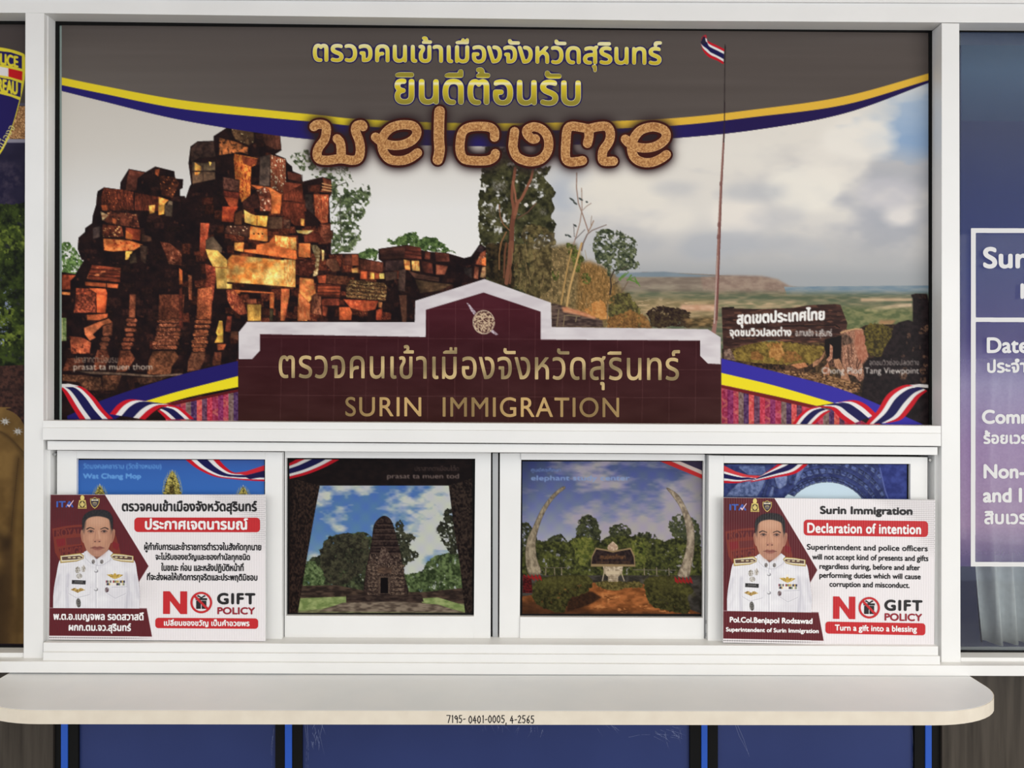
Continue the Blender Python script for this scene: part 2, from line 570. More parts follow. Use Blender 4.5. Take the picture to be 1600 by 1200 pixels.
def ink_text(cv, s, box, col, bold=0.0, fnt='', slope=0.0, alpha=1.0, feather=0.0, spacing=1.0):
    """small writing printed straight into a picture"""
    polys = fit(outlines(s, fnt, spacing), *box, slope)
    r = cv.mask(polys, bold * 2 + feather * 3 + 2)
    if r is None: return
    m, sl = r
    m = grow(m, bold / cv.s)
    if feather: m = blur(m, feather / cv.s)
    cv.put(m, sl, col if callable(col) else C(*col), alpha)

def crop(ox, oy, k):
    return lambda *p: np.array(p, float).reshape(-1, 2) / k + (ox, oy)

# ------------------------------------------------------------------ the welcome poster's picture
def paint_welcome(s=1.15):
    cv = Canvas(96.5, 36, 1453, 665, s, (88, 80, 76))
    A, B, Cc, D, E_ = crop(90, 180, 8), crop(280, 180, 8), crop(400, 230, 8), crop(90, 320, 8), crop(280, 320, 8)
    F, G, H, I_ = crop(90, 460, 8), crop(280, 440, 8), crop(460, 350, 8), crop(560, 340, 7.273)
    J, K, L, Mm = crop(750, 240, 8), crop(750, 380, 8), crop(860, 330, 8), crop(950, 400, 8)
    N, O, Pp, W = crop(1110, 440, 8), crop(1270, 450, 8), crop(1110, 560, 4.444), crop(80, 540, 4)
    h, w = cv.H, cv.W
    x, y = cv.xy()
    # printed grey ground above the arcs, reflected ceiling painted in as streaks and paler left
    n = fbm(h, w, 10, 3, 2, 22.0)[..., None] - 0.5
    lf = np.clip((560 - x) / 460, 0, 1) * np.clip((y - 30) / 150, 0, 1)
    cv.img += n * 0.03 + (lf[..., None]) * np.array((.10, .105, .10), np.float32) * 0.8
    # sky of the temple picture
    sky = np.zeros((h, w, 3), np.float32)
    for c in range(3):
        sky[..., c] = np.interp(y, (140, 230, 330, 460), [k[c] / 255 for k in ((207, 201, 192), (214, 209, 201), (229, 228, 226), (232, 230, 226))])
        sky[..., c] += np.interp(x, (100, 520, 600, 760), (0, 0, .03, .02)) * (1, .96, .9)[c]
    # sky of the viewpoint picture
    cl = fbm(h, w, 95, 21, 5, 1.7); c2 = fbm(h, w, 40, 8, 4, 2.4)
    base = np.zeros((h, w, 3), np.float32)
    for c in range(3):
        base[..., c] = np.interp(y, (160, 250, 330, 400, 435, 470), [k[c] / 255 for k in ((216, 212, 205), (205, 202, 200), (192, 192, 197), (176, 177, 180), (166, 169, 172), (160, 164, 166))])
    wht = np.clip((cl - 0.36) * 4.2 + (c2 - 0.5) * 1.8, 0, 1) * np.clip((430 - y) / 100, 0, 1)
    base = base * (1 - 0.75 * wht[..., None]) + C(236, 230, 219) * 0.75 * wht[..., None]
    dk = np.clip((0.47 - cl) * 5 + (0.5 - c2), 0, 1) * np.clip((y - 215) / 60, 0, 1) * np.clip((415 - y) / 60, 0, 1)
    base = base * (1 - 0.55 * dk[..., None]) + C(160, 165, 176) * 0.55 * dk[..., None]
    blu = np.clip(1 - np.hypot((x - 1460) / 175, (y - 178) / 92), 0, 1)
    blu = np.clip(blu * 2.2 - np.clip((c2 - 0.5) * 4, 0, 1) * 0.8, 0, 1)
    bl2 = np.clip(1 - np.hypot((x - 1385) / 40, (y - 235) / 22), 0, 1) * 0.55
    bb = (.8 * np.maximum(blu, bl2) * np.clip(1.5 - cl * 1.1, .3, 1))[..., None]
    base = base * (1 - bb) + C(128, 162, 204) * bb
    bl3 = np.clip(1 - np.hypot((x - 880) / 55, (y - 300) / 70), 0, 1)[..., None] * 0.7
    base = base * (1 - bl3) + C(166, 176, 192) * bl3
    right = (x >= 759.5)
    pic = np.where(right[..., None], base, sky)
    top = [(90, 140.5), (160, 158), (280, 187), (420, 210), (500, 219), (560, 224), (700, 228), (850, 228), (1040, 217), (1180, 203), (1320, 177), (1455, 128)]
    tb = catmull(top)
    m, sl = cv.mask([np.vstack([tb, [(1460, 680), (80, 680)]])])
    cv.put(m, sl, lambda X, Y: pic[sl])

    for cx, cy, rx, ry, col, al in ((965, 304, 85, 34, (238, 232, 220), .75), (1010, 340, 80, 20, (236, 230, 220), .7), (1253, 295, 58, 34, (242, 237, 226), .8), (1300, 250, 60, 30, (238, 232, 222), .6), (1158, 335, 48, 28, (238, 231, 222), .75), (1406, 340, 30, 14, (238, 232, 226), .8), (1347, 218, 66, 28, (240, 235, 226), .8), (1120, 240, 110, 22, (232, 227, 218), .6),
                                    (1046, 296, 50, 12, (184, 186, 192), .5), (1178, 302, 60, 14, (178, 182, 190), .55), (1212, 338, 55, 16, (184, 186, 193), .45), (1180, 385, 130, 18, (172, 177, 186), .6), (960, 380, 90, 14, (176, 179, 186), .6), (885, 312, 30, 20, (184, 190, 200), .6), (1390, 300, 50, 20, (202, 200, 206), .6)):
        m, sl = cv.mask([ell(cx, cy, rx, ry)], 45)
        q = np.clip((blur(m, 11 / s) + (c2[sl] - .5) * 1.3 - .22) * 1.6, 0, 1) * np.clip(blur(m, 18 / s) * 2.5, 0, 1)
        cv.put(q * right[:, sl[1]], sl, C(*col), al)

    # ---------------- viewpoint: far plain
    hz = [(759, 430), (1000, 428), (1003, 425), (1040, 425.5), (1115, 429), (1150, 432), (1165, 433), (1200, 436), (1225, 447), (1250, 448), (1455, 452), (1455, 660), (759, 660)]
    cv.stone(hz, (126, 112, 100), (154, 142, 124), 31, 6, 4)
    cv.stone(Mm(100, 215, 380, 204, 700, 195, 1000, 225, 1400, 250, 1400, 262, 100, 262), (122, 136, 146), (130, 143, 152), 5, 8, 3, feather=.7)
    cv.stone([(1095, 433), (1140, 430), (1190, 431), (1215, 436), (1232, 446), (1255, 453), (1250, 462), (1100, 462)], (138, 116, 104), (160, 140, 124), 33, 5, 2, feather=1.4)
    cv.stone([(1225, 448), (1455, 446), (1455, 466), (1230, 462)], (112, 134, 150), (140, 152, 158), 12, 4, 6)
    cv.stone([(960, 455), (1455, 458), (1455, 560), (960, 560)], (82, 94, 72), (132, 126, 98), 14, 3.5, 5, alpha=.9, feather=3)
    cv.stone([(985, 466), (1120, 468), (1120, 500), (990, 498)], (140, 120, 84), (190, 160, 118), 15, 3.5, 4, alpha=.75, feather=3, hi=(214, 178, 138))
    cv.stone([(1065, 476), (1122, 476), (1122, 486), (1060, 486)], (216, 176, 148), (196, 150, 120), 16, 3, 3, alpha=.9, feather=1.5)
    cv.stone([(1120, 470), (1260, 470), (1260, 482), (1120, 482)], (196, 168, 132), (126, 124, 92), 17, 3, 5, alpha=.8, feather=2)
    cv.stone([(1345, 466), (1425, 466), (1425, 470), (1345, 471)], (190, 158, 128), (200, 174, 140), 18, 3, 4, feather=1)
    cv.stone([(1355, 482), (1390, 477), (1425, 474), (1425, 479), (1395, 482), (1372, 488), (1350, 487)], (196, 168, 140), (216, 188, 158), 19, 3, 3, feather=.8)
    cv.stone([(1290, 478), (1430, 482), (1430, 540), (1300, 540)], (86, 98, 62), (132, 132, 88), 41, 3.5, 2, alpha=.85, feather=4)
    cv.stone([(1375, 500), (1400, 500), (1395, 507), (1372, 507)], (170, 128, 90), (150, 118, 84), 20, 3, 2, feather=1.5)
    # left woods of the viewpoint picture
    cv.stone([(759, 395), (900, 380), (912, 410), (950, 420), (985, 470), (1000, 520), (870, 520), (760, 440)], (92, 78, 50), (140, 118, 78), 51, 4, .8, feather=3, hi=(170, 142, 96))
    cv.stone([(905, 412), (920, 407), (945, 418), (962, 450), (962, 500), (900, 500)], (104, 78, 42), (156, 116, 66), 52, 4, .6, alpha=.95, feather=3, hi=(186, 142, 88))
    cv.leaves([catmull([(756, 235), (800, 240), (846, 262), (862, 256), (858, 272), (850, 276), (862, 290), (868, 302), (862, 312), (866, 330), (860, 338), (870, 348), (862, 366), (846, 366), (834, 376), (832, 400), (838, 470), (756, 445)], True, 4)], (30, 30, 18), (84, 82, 50), 61, 5, 0.84, 4, 9)
    cv.leaves([J(560, 900, 700, 880, 930, 1000, 960, 1150, 600, 1200, 520, 1000), K(440, 0, 900, 60, 880, 560, 700, 700, 400, 520)], (52, 44, 26), (128, 112, 70), 62, 4, 0.85, 4, 6, alpha=.9)
    cv.leaves([K(80, 0, 420, 0, 420, 560, 300, 540, 80, 420)], (22, 18, 12), (70, 56, 34), 63, 4, 0.93, 4, 7)
    for q, a in (((150, 340, 330, 470), .8), ((740, 690, 830, 760), .9), ((600, 330, 700, 420), .35), ((110, 640, 180, 780), .5)):
        cv.stone(J(q[0], q[1], q[2], q[1] + 20, q[2], q[3], q[0] + 20, q[3]), (150, 146, 140), (70, 66, 50), 64 + q[0], 2.5, 1, alpha=a, feather=2)
    tr = (128, 78, 58)
    cv.line(J(390, 1220, 400, 900, 430, 700, 455, 620, 470, 590), 8, (110, 66, 50), 5)
    cv.line(J(440, 180, 425, 300, 405, 420, 400, 560, 420, 680, 430, 800), 4.4, tr, 5)
    cv.line(J(665, 190, 640, 310, 580, 440, 520, 560, 470, 620, 440, 760), 3.4, (140, 88, 66), 5)
    cv.line(J(410, 350, 440, 500, 450, 600), 3, (150, 96, 72))
    cv.line(J(700, 620, 600, 730, 470, 810), 1.6, (108, 76, 60))
    cv.line(J(330, 980, 270, 1100, 250, 1200), 2, (140, 98, 66)); cv.line(J(240, 640, 250, 780, 290, 880, 370, 960), 1.8, (130, 92, 62))
    cv.line(K(390, 0, 370, 250, 345, 380, 330, 500), 8, (124, 78, 58), 6); cv.line(K(330, 0, 310, 120, 300, 430), 3, (106, 66, 46)); cv.line(K(260, 0, 240, 150, 240, 330), 2, (130, 92, 58))
    cv.line(K(372, 280, 385, 400, 372, 500), 3, (110, 70, 50))
    rs = random.Random(5)
    for i in range(150):
        px = rs.uniform(800, 985); py = rs.uniform(400, 505)
        if py < 398 + (px - 800) * .05 or py > 470 + (px - 860) * .4 or (px > 920 and py < 420 + (px - 920)): continue
        L_ = rs.uniform(6, 22); dx = rs.uniform(-5, 5)
        cv.line([(px, py), (px + dx, py - L_)], .8, rs.choice([(150, 122, 80), (176, 146, 100), (60, 48, 30), (120, 92, 56)]), alpha=.7)
    cv.leaves([L(180, 400, 300, 400, 330, 480, 420, 560, 400, 640, 330, 640, 260, 560, 200, 470), L(0, 740, 100, 740, 110, 860, 40, 880), L(400, 770, 480, 780, 500, 920, 400, 900), L(240, 560, 390, 560, 380, 760, 300, 760)], (54, 56, 24), (112, 120, 56), 71, 3, 0.7, 4, 5)
    cv.line(K(1270, 0, 1190, 300, 1130, 530, 1100, 680, 1075, 880), 3, (196, 158, 102), 3.2)
    cv.line(K(1145, 80, 1090, 320, 1050, 540, 1010, 780), 2.2, (176, 140, 86), 2.6)
    cv.line(J(1210, 240, 1205, 420, 1230, 620, 1290, 780, 1350, 960), 1.6, (150, 122, 108), 1.8)
    cv.line(J(1270, 430, 1275, 690, 1250, 860, 1200, 1040, 1170, 1130), 1.2, (156, 128, 112), 1.8)
    cv.line(J(1580, 890, 1400, 960, 1340, 1010, 1290, 1120, 1270, 1210), 1.2, (120, 100, 90), 2.6)
    cv.line(J(1420, 840, 1380, 930, 1350, 980), 1.5, (150, 116, 90)); cv.line(J(1395, 780, 1385, 900), .9, (140, 118, 100))
    cv.line(J(1390, 620, 1330, 660, 1280, 710), 1.1, (150, 124, 110)); cv.line(J(1310, 950, 1240, 1020, 1190, 1070), 1.2, (104, 96, 96)); cv.line(J(1170, 880, 1180, 1040), 1, (100, 92, 92))
    for a, b_, c_ in ((1150, 575, 5), (1190, 620, 4), (1260, 570, 4), (1335, 605, 2), (1115, 1030, 4), (1075, 1020, 2), (1190, 900, 3)):
        cv.fill(ell(*J(a, b_)[0], c_, 1.5, .6), (72, 78, 74))
    # round green tree
    cv.leaves([catmull(L(560, 300, 640, 240, 820, 235, 960, 300, 1080, 380, 1090, 500, 1040, 600, 1110, 640, 1090, 720, 900, 740, 830, 800, 720, 790, 690, 700, 580, 640, 540, 540, 520, 420), True)], (40, 48, 34), (116, 122, 88), 81, 3, 0.7, 4, 4)
    cv.line(L(745, 1040, 760, 940, 750, 840, 800, 740), 3, (62, 52, 42), 2); cv.line(L(860, 740, 960, 690), 1.2, (80, 66, 54)); cv.line(L(780, 920, 850, 880), 1.4, (74, 60, 48))
    cv.line(L(880, 1030, 940, 930, 970, 880), 1.5, (112, 92, 74))
    for a in ((860, 850, 940, 770), (900, 830, 980, 760), (960, 860, 1060, 820), (980, 850, 1110, 900), (1060, 850, 1120, 940), (870, 860, 900, 800), (1010, 800, 960, 870), (1080, 900, 1060, 830)):
        cv.line(L(*a), 2.6, (92, 128, 58), 1)
    cv.leaves([L(720, 1100, 800, 1040, 980, 1020, 1000, 1100, 1090, 1180, 1080, 1260, 720, 1260), Mm(0, 560, 120, 480, 270, 470, 300, 560, 400, 640, 420, 760, 500, 900, 0, 900)], (56, 50, 32), (124, 116, 62), 91, 3, 0.85, 4, 5)
    cv.leaves([Mm(0, 760, 100, 740, 300, 680, 500, 760, 540, 900, 0, 900)], (96, 64, 36), (170, 118, 64), 92, 3, 0.85, 4, 4, alpha=.85)
    cv.leaves([Mm(490, 700, 560, 640, 700, 630, 850, 660, 1060, 710, 1000, 760, 1100, 880, 540, 890)], (36, 22, 22), (78, 64, 42), 93, 3, 0.9, 4, 5)
    cv.stone(Mm(940, 780, 1340, 760, 1340, 900, 1000, 900), (62, 50, 30), (150, 118, 76), 94, 3, 3, alpha=.9, feather=2)
    cv.stone(K(890, 750, 1000, 770, 1280, 880, 1530, 960, 1540, 1050, 890, 1050), (56, 42, 40), (104, 84, 74), 95, 3, 3, feather=1)
    cv.stone(K(1020, 800, 1090, 800, 1450, 910, 1440, 950, 1200, 890, 1040, 860), (190, 120, 84), (206, 146, 108), 96, 3, 2, feather=1)
    cv.leaves([K(1310, 860, 1380, 760, 1480, 690, 1580, 760, 1600, 940, 1450, 930)], (176, 116, 60), (210, 152, 88), 97, 3, 0.8, 4, 4)
    for a in ((960, 1040, 985, 830), (1040, 1040, 1060, 900), (1080, 900, 1250, 915), (1195, 980, 1210, 910), (1590, 950, 1600, 760)):
        cv.line(K(*a), 1.6, (128, 110, 84))

    # ---------------- flag pole
    cv.line([(1133, 70), (1131.5, 200)], 1.3, (44, 36, 36)); cv.line([(1131.5, 200), (1126, 300), (1122, 400), (1118, 500), (1115, 520)], 2.4, (150, 110, 100), 7)
    cv.line([(1132.5, 200), (1127.5, 300), (1124, 400), (1120, 500)], 1, (110, 66, 62), 2.4)
    cv.line([(1121, 400), (1116, 505)], .8, (190, 170, 160), 1.8)
    for q in (285, 349, 368): cv.line([(1126.5 - (q - 285) * .05, q), (1126.2 - (q - 285) * .05, q + 4)], 4, (128, 88, 82))
    fl = crop(1070, 30, 6)
    cv.ribbon(fl(150, 215, 165, 165, 200, 148, 205, 190, 235, 215, 300, 245, 370, 280), fl(150, 230, 170, 290, 215, 345, 260, 370, 300, 385, 335, 405, 362, 422))
    cv.fill(fl(148, 215, 170, 165, 188, 150, 200, 225, 160, 240), (40, 36, 58)); cv.fill(fl(168, 160, 195, 145, 205, 185, 190, 165), (186, 50, 60))
    cv.line([(1133, 73), (1132, 98)], 1.6, (34, 26, 28))

    # ---------------- log sign board and stump
    cv.stone([(1128, 545), (1330, 520), (1352, 508), (1455, 505), (1455, 668), (1128, 668)], (34, 25, 20), (64, 47, 34), 100, 3.5)
    cv.stone(N(170, 830, 300, 1000, 1000, 1250, 1600, 1250, 1600, 800, 1440, 730), (44, 32, 22), (96, 72, 46), 101, 3)
    cv.leaves([N(270, 860, 450, 780, 700, 750, 900, 760, 1200, 790, 1420, 820, 1400, 920, 1250, 1020, 900, 1040, 500, 1010, 320, 990)], (84, 66, 28), (150, 126, 58), 102, 3, 0.97, 4, 5)
    cv.leaves([N(700, 780, 880, 760, 920, 900, 880, 1010, 740, 960)], (140, 92, 44), (196, 144, 82), 103, 3, 0.8, 4, 4)
    cv.leaves([N(880, 880, 1040, 860, 1160, 980, 900, 1040), N(500, 880, 640, 870, 660, 990, 520, 980)], (110, 70, 36), (168, 112, 62), 104, 3, 0.7, 4, 4, alpha=.8)
    cv.stone(N(170, 830, 250, 840, 320, 990, 170, 970), (90, 70, 62), (150, 122, 104), 105, 3)
    cv.stone(N(480, 1010, 900, 1040, 1180, 1090, 1250, 1040, 1380, 960, 1440, 860, 1420, 980, 1280, 1090, 1150, 1180, 900, 1120, 560, 1060), (30, 20, 16), (90, 62, 44), 106, 3)
    cv.stone(N(1000, 1040, 1180, 1010, 1220, 1060, 1100, 1090), (170, 106, 70), (200, 140, 96), 107, 2)
    cv.stone([(1127.5, 480), (1147, 482), (1190, 483), (1240, 481), (1262, 477), (1305, 475), (1313, 476), (1324, 505), (1322, 518), (1304, 532), (1292, 536), (1240, 532), (1200, 532), (1170, 538), (1148, 543), (1130, 547)],
             (44, 26, 24), (70, 44, 38), 108, 3.5, 5, hi=(96, 62, 50), hi_t=.62)
    cv.line(N(160, 330, 290, 325), 2.2, (20, 12, 12)); cv.line([(1222, 509.5), (1305, 508), (1312, 512)], 1.8, (22, 12, 12)); cv.line([(1130, 498), (1145, 499)], 1.2, (26, 15, 15))
    cv.stone(N(800, 740, 900, 720, 1180, 740, 1410, 730, 1410, 745, 1200, 770), (120, 78, 60), (60, 38, 30), 109, 3, 4)
    cv.stone([(1292, 531), (1322, 519), (1345, 516), (1349, 520), (1353, 545), (1357, 559), (1349, 570), (1345, 590), (1318, 580), (1292, 570)], (58, 40, 32), (120, 84, 66), 110, 3, .5)
    st = O(340, 560, 380, 515, 500, 520, 560, 500, 630, 515, 650, 590, 670, 720, 700, 860, 620, 960, 660, 1120, 590, 1180, 520, 1100, 440, 1080, 360, 960, 360, 800)
    cv.stone(st, (112, 76, 60), (182, 130, 104), 111, 3, .35, hi=(206, 160, 130), edge=.35)
    cv.stone(O(530, 530, 620, 530, 650, 620, 690, 850, 610, 950, 560, 880, 520, 700), (156, 94, 72), (182, 124, 98), 112, 4, .4, feather=1)
    cv.stone(O(350, 580, 420, 570, 500, 640, 510, 690, 380, 720, 345, 650), (60, 44, 36), (120, 92, 76), 113, 3, .6, feather=1)
    cv.line(O(350, 560, 420, 535, 540, 510, 610, 515), 2, (196, 154, 112))
    for a in ((440, 740, 450, 900, 480, 1050), (560, 880, 545, 980, 580, 1100), (480, 700, 490, 860), (600, 900, 560, 1000)):
        cv.line(O(*a), 1.2, (64, 40, 32))
    cv.fill(O(150, 640, 360, 590, 350, 900, 260, 880, 180, 890, 150, 760), (20, 13, 13))
    cv.stone(O(215, 700, 250, 730, 245, 880, 200, 920, 165, 900, 210, 850), (150, 96, 74), (200, 150, 122), 114, 3, .5)
    cv.stone(O(160, 780, 130, 880, 60, 960, 0, 990, 0, 930, 90, 880), (130, 90, 66), (180, 130, 96), 115, 3)
    cv.stone(O(130, 1000, 190, 930, 220, 1050, 180, 1150, 130, 1150), (130, 80, 58), (190, 130, 96), 116, 3, .5)
    cv.stone(O(260, 900, 330, 880, 370, 980, 440, 1080, 480, 1200, 340, 1200, 360, 1060, 280, 980), (140, 96, 72), (190, 140, 106), 117, 3, .5)
    cv.stone([(1180, 590), (1225, 578), (1290, 585), (1345, 600), (1342, 612), (1320, 616), (1270, 600)], (110, 78, 48), (180, 136, 96), 118, 2.5, 1.5, feather=1, hi=(70, 46, 32), hi_t=.55)
    # dark rocks at the right
    cv.leaves([O(630, 560, 700, 430, 900, 460, 990, 500, 980, 640, 900, 740, 860, 860, 700, 850, 660, 700)], (48, 40, 22), (110, 96, 40), 119, 3, 0.95, 4, 4)
    rk = O(1225, 90, 1290, 70, 1430, 75, 1480, 300, 1480, 1750, 560, 1750, 640, 1100, 640, 950, 700, 880, 860, 860, 890, 760, 990, 600, 1010, 480, 1070, 430, 1190, 400, 1250, 420, 1250, 130)
    cv.stone(rk, (20, 13, 16), (38, 28, 30), 120, 5, 1, feather=.6)
    cv.stone(O(1230, 85, 1290, 70, 1420, 75, 1420, 130, 1280, 140, 1240, 110), (58, 40, 34), (30, 20, 20), 121, 3)
    for i, a in enumerate(((1200, 600, 24, 40), (1180, 690, 22, 12), (1260, 760, 40, 12), (1130, 850, 26, 14), (1390, 520, 40, 80), (1400, 860, 20, 40), (1410, 960, 30, 30), (1380, 1040, 50, 40), (1130, 1090, 60, 50), (1150, 1010, 30, 20), (1380, 1150, 40, 40), (1340, 740, 30, 8))):
        cv.stone(ell(*O(a[0], a[1])[0], a[2] / 8, a[3] / 8, i), (30, 20, 20), (104, 76, 60), 130 + i, 2.5, feather=.6)
    ink_text(cv, 'สุดเขตประเทศไทย', (1152, 483, 1288, 509), (240, 238, 234), .9, slope=-.05)
    ink_text(cv, 'จุดชมวิวปลดต่าง', (1140, 511, 1236, 529), (232, 230, 226), .7)
    ink_text(cv, 'อ.กาบเชิง จ.สุรินทร์', (1243, 514, 1300, 529), (200, 194, 188), .45)

    # ---------------- the temple of red stone
    sil = np.vstack([[(96, 660), (96, 425), (118, 428)], D(330, 690, 300, 690, 250, 550, 260, 410, 340, 340, 345, 290, 430, 230, 440, 130, 480, 0), A(490, 1000, 500, 950, 580, 900, 780, 930, 785, 840, 890, 670, 1100, 710, 1220, 640, 1460, 700, 1470, 790, 1570, 800, 1565, 910, 1530, 930, 1530, 1010, 1590, 1010),
                     B(80, 1040, 130, 890, 150, 860, 115, 600, 140, 390, 230, 325, 430, 320, 430, 260, 540, 190, 650, 115, 780, 125, 930, 190, 1060, 150, 1260, 220, 1280, 440, 1200, 490, 1330, 540, 1350, 590, 1410, 640, 1420, 700, 1520, 740, 1540, 820),
                     Cc(580, 430, 830, 370, 940, 400, 950, 580, 915, 640, 930, 960, 940, 1100), H(460, 400, 490, 370, 620, 370, 800, 370, 810, 420, 1110, 480, 1050, 440, 1050, 310, 1400, 260), I_(540, 310, 760, 380, 820, 390, 1000, 400, 1200, 460, 1280, 440, 1330, 370, 1380, 300, 1450, 340), [(759.5, 660)]])
    # trees that stand behind it
    cv.leaves([catmull(Cc(420, 160, 480, 80, 640, 20, 720, 120, 780, 260, 1150, 240, 1220, 420, 1400, 460, 1430, 560, 1380, 760, 1290, 950, 1280, 1170, 900, 1220, 880, 900, 920, 500, 640, 340, 520, 240), True),
               H(430, 0, 760, 0, 790, 160, 720, 340, 600, 350, 480, 380, 420, 250)], (44, 54, 34), (120, 134, 92), 141, 4.2, 0.58, 4, 5)
    for a in ((940, 500, 1020, 480, 1130, 440), (1060, 600, 1050, 850, 1070, 1200), (1040, 900, 1160, 810, 1250, 840), (960, 820, 1060, 640)):
        cv.line(Cc(*a), 1.2, (70, 70, 56))
    cv.leaves([D(50, 480, 130, 470, 220, 560, 290, 650, 340, 740, 340, 860, 60, 880)], (52, 78, 36), (130, 160, 92), 142, 3, 0.7, 4, 4)
    cv.leaves([I_(290, 255, 430, 230, 560, 185, 650, 170, 700, 240, 780, 210, 880, 240, 1010, 340, 1130, 410, 1000, 400, 760, 370, 560, 330, 330, 300), I_(0, 400, 150, 350, 220, 380, 215, 480, 20, 470)], (40, 58, 28), (110, 134, 76), 143, 3, 0.78, 4, 4)
    cv.stone(sil, (20, 10, 13), (36, 19, 18), 150, 12, 1.0, oct=4, hi=(66, 36, 28), hi_t=.7)
    mt, st2 = cv.mask([sil])
    gr = random.Random(12)
    for _ in range(420):
        bx_, by_ = gr.uniform(110, 755), gr.uniform(205, 650)
        iy, ix = int((by_ - cv.y0) / s) - st2[0].start, int((bx_ - cv.x0) / s) - st2[1].start
        if not (0 <= iy < mt.shape[0] - 8 and 0 <= ix < mt.shape[1] - 12) or mt[iy, ix] < .9 or mt[iy + 7, ix + 10] < .9: continue
        ww, hh_ = gr.uniform(8, 24), gr.uniform(6, 15); j = lambda: gr.uniform(-1.5, 1.5)
        f_ = gr.uniform(.5, 1.25)
        cv.stone([(bx_ + j(), by_ + j()), (bx_ + ww + j(), by_ + j()), (bx_ + ww + j(), by_ + hh_ + j()), (bx_ + j(), by_ + hh_ + j())], (int(36 * f_), int(19 * f_), int(17 * f_)), (int(70 * f_), int(38 * f_), int(30 * f_)), 1000 + _, 3, alpha=.6 * mt[iy, ix], edge=.3, feather=.4)
    for _ in range(260):
        bx_, by_ = gr.gauss(450, 75), gr.gauss(400, 75)
        iy, ix = int((by_ - cv.y0) / s) - st2[0].start, int((bx_ - cv.x0) / s) - st2[1].start
        if not (0 <= iy < mt.shape[0] - 12 and 0 <= ix < mt.shape[1] - 16) or mt[iy, ix] < .9 or mt[iy + 10, ix + 12] < .9 or mt[iy, ix + 14] < .9: continue
        ww, hh_ = gr.uniform(9, 22), gr.uniform(7, 15); j = lambda: gr.uniform(-1.5, 1.5)
        f_ = gr.uniform(.5, 1.2)
        cv.stone([(bx_ + j(), by_ + j()), (bx_ + ww + j(), by_ + j()), (bx_ + ww + j(), by_ + hh_ + j()), (bx_ + j(), by_ + hh_ + j())], (int(70 * f_), int(30 * f_), int(22 * f_)), (int(120 * f_), int(56 * f_), int(36 * f_)), 2000 + _, 3, alpha=.8 * mt[iy, ix], edge=.35, feather=.4, hi=(int(160 * f_), int(90 * f_), int(56 * f_)), hi_t=.7)
    DK, BR, RD, OR, LO, YE, GY = (26, 14, 16), (74, 38, 26), (126, 56, 36), (176, 84, 46), (222, 122, 58), (240, 190, 92), (84, 66, 56)
    n_ = [200]
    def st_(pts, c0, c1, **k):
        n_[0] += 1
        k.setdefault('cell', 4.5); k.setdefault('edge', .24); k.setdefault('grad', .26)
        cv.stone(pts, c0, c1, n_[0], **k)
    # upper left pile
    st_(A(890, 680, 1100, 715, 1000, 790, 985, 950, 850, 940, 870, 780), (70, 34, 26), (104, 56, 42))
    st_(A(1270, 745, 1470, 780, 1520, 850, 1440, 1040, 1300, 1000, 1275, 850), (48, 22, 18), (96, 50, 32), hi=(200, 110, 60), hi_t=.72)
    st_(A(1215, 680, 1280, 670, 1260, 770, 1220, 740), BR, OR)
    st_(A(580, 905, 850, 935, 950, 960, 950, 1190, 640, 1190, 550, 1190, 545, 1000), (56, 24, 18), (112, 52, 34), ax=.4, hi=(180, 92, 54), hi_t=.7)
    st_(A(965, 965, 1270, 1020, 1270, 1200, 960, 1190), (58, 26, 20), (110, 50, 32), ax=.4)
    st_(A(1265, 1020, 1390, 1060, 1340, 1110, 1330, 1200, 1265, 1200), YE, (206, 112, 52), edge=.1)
    st_(A(1390, 1065, 1440, 1080, 1430, 1200, 1330, 1200), (110, 92, 70), (70, 54, 46))
    st_(D(540, 0, 640, 0, 640, 80, 560, 70), OR, BR)
    st_(D(1140, 10, 1220, 0, 1210, 100, 1150, 115), YE, (214, 134, 66), edge=.1); st_(D(1260, 0, 1340, 0, 1330, 115, 1260, 130), (236, 150, 60), YE, edge=.1)
    st_(D(1340, 0, 1440, 0, 1430, 150, 1340, 140), (104, 86, 66), (70, 54, 44))
    st_(D(640, 70, 990, 120, 1030, 290, 800, 260, 640, 240, 560, 190), (42, 20, 16), (110, 56, 38), hi=(170, 120, 80), hi_t=.7)
    st_(D(535, 80, 640, 130, 560, 200), (196, 168, 124), (130, 90, 62)); st_(D(680, 160, 740, 180, 730, 250, 690, 230), OR, (200, 110, 66))
    st_(D(560, 235, 800, 270, 830, 400, 560, 400), (60, 26, 18), (130, 62, 40), hi=(206, 150, 96), hi_t=.66)
    st_(D(850, 280, 1040, 310, 1030, 450, 850, 420), (110, 44, 26), (150, 66, 40)); st_(D(855, 320, 940, 380, 930, 440, 850, 420), LO, (206, 104, 50), edge=.1)
    st_(D(570, 420, 900, 445, 1070, 500, 950, 570, 740, 580, 700, 585, 580, 570), (216, 106, 52), (232, 140, 74), edge=.25, hi=(160, 60, 30), hi_t=.7)
    st_(D(850, 580, 940, 580, 880, 680, 845, 690), YE, (220, 160, 70), edge=0)
    st_(D(1050, 360, 1170, 400, 1180, 460, 1050, 460), (92, 58, 42), (60, 38, 30)); st_(D(440, 290, 530, 260, 530, 400, 440, 430), (56, 44, 42), (76, 60, 54))
    st_(D(1280, 460, 1400, 480, 1560, 600, 1550, 760, 1390, 740, 1340, 600), (80, 36, 24), (132, 70, 48), hi=(186, 110, 78), hi_t=.68)
    st_(D(900, 620, 980, 590, 990, 720, 900, 740), (70, 58, 40), (40, 28, 24)); st_(D(1030, 500, 1130, 520, 1100, 740, 1040, 700), (46, 30, 24), (80, 60, 48))
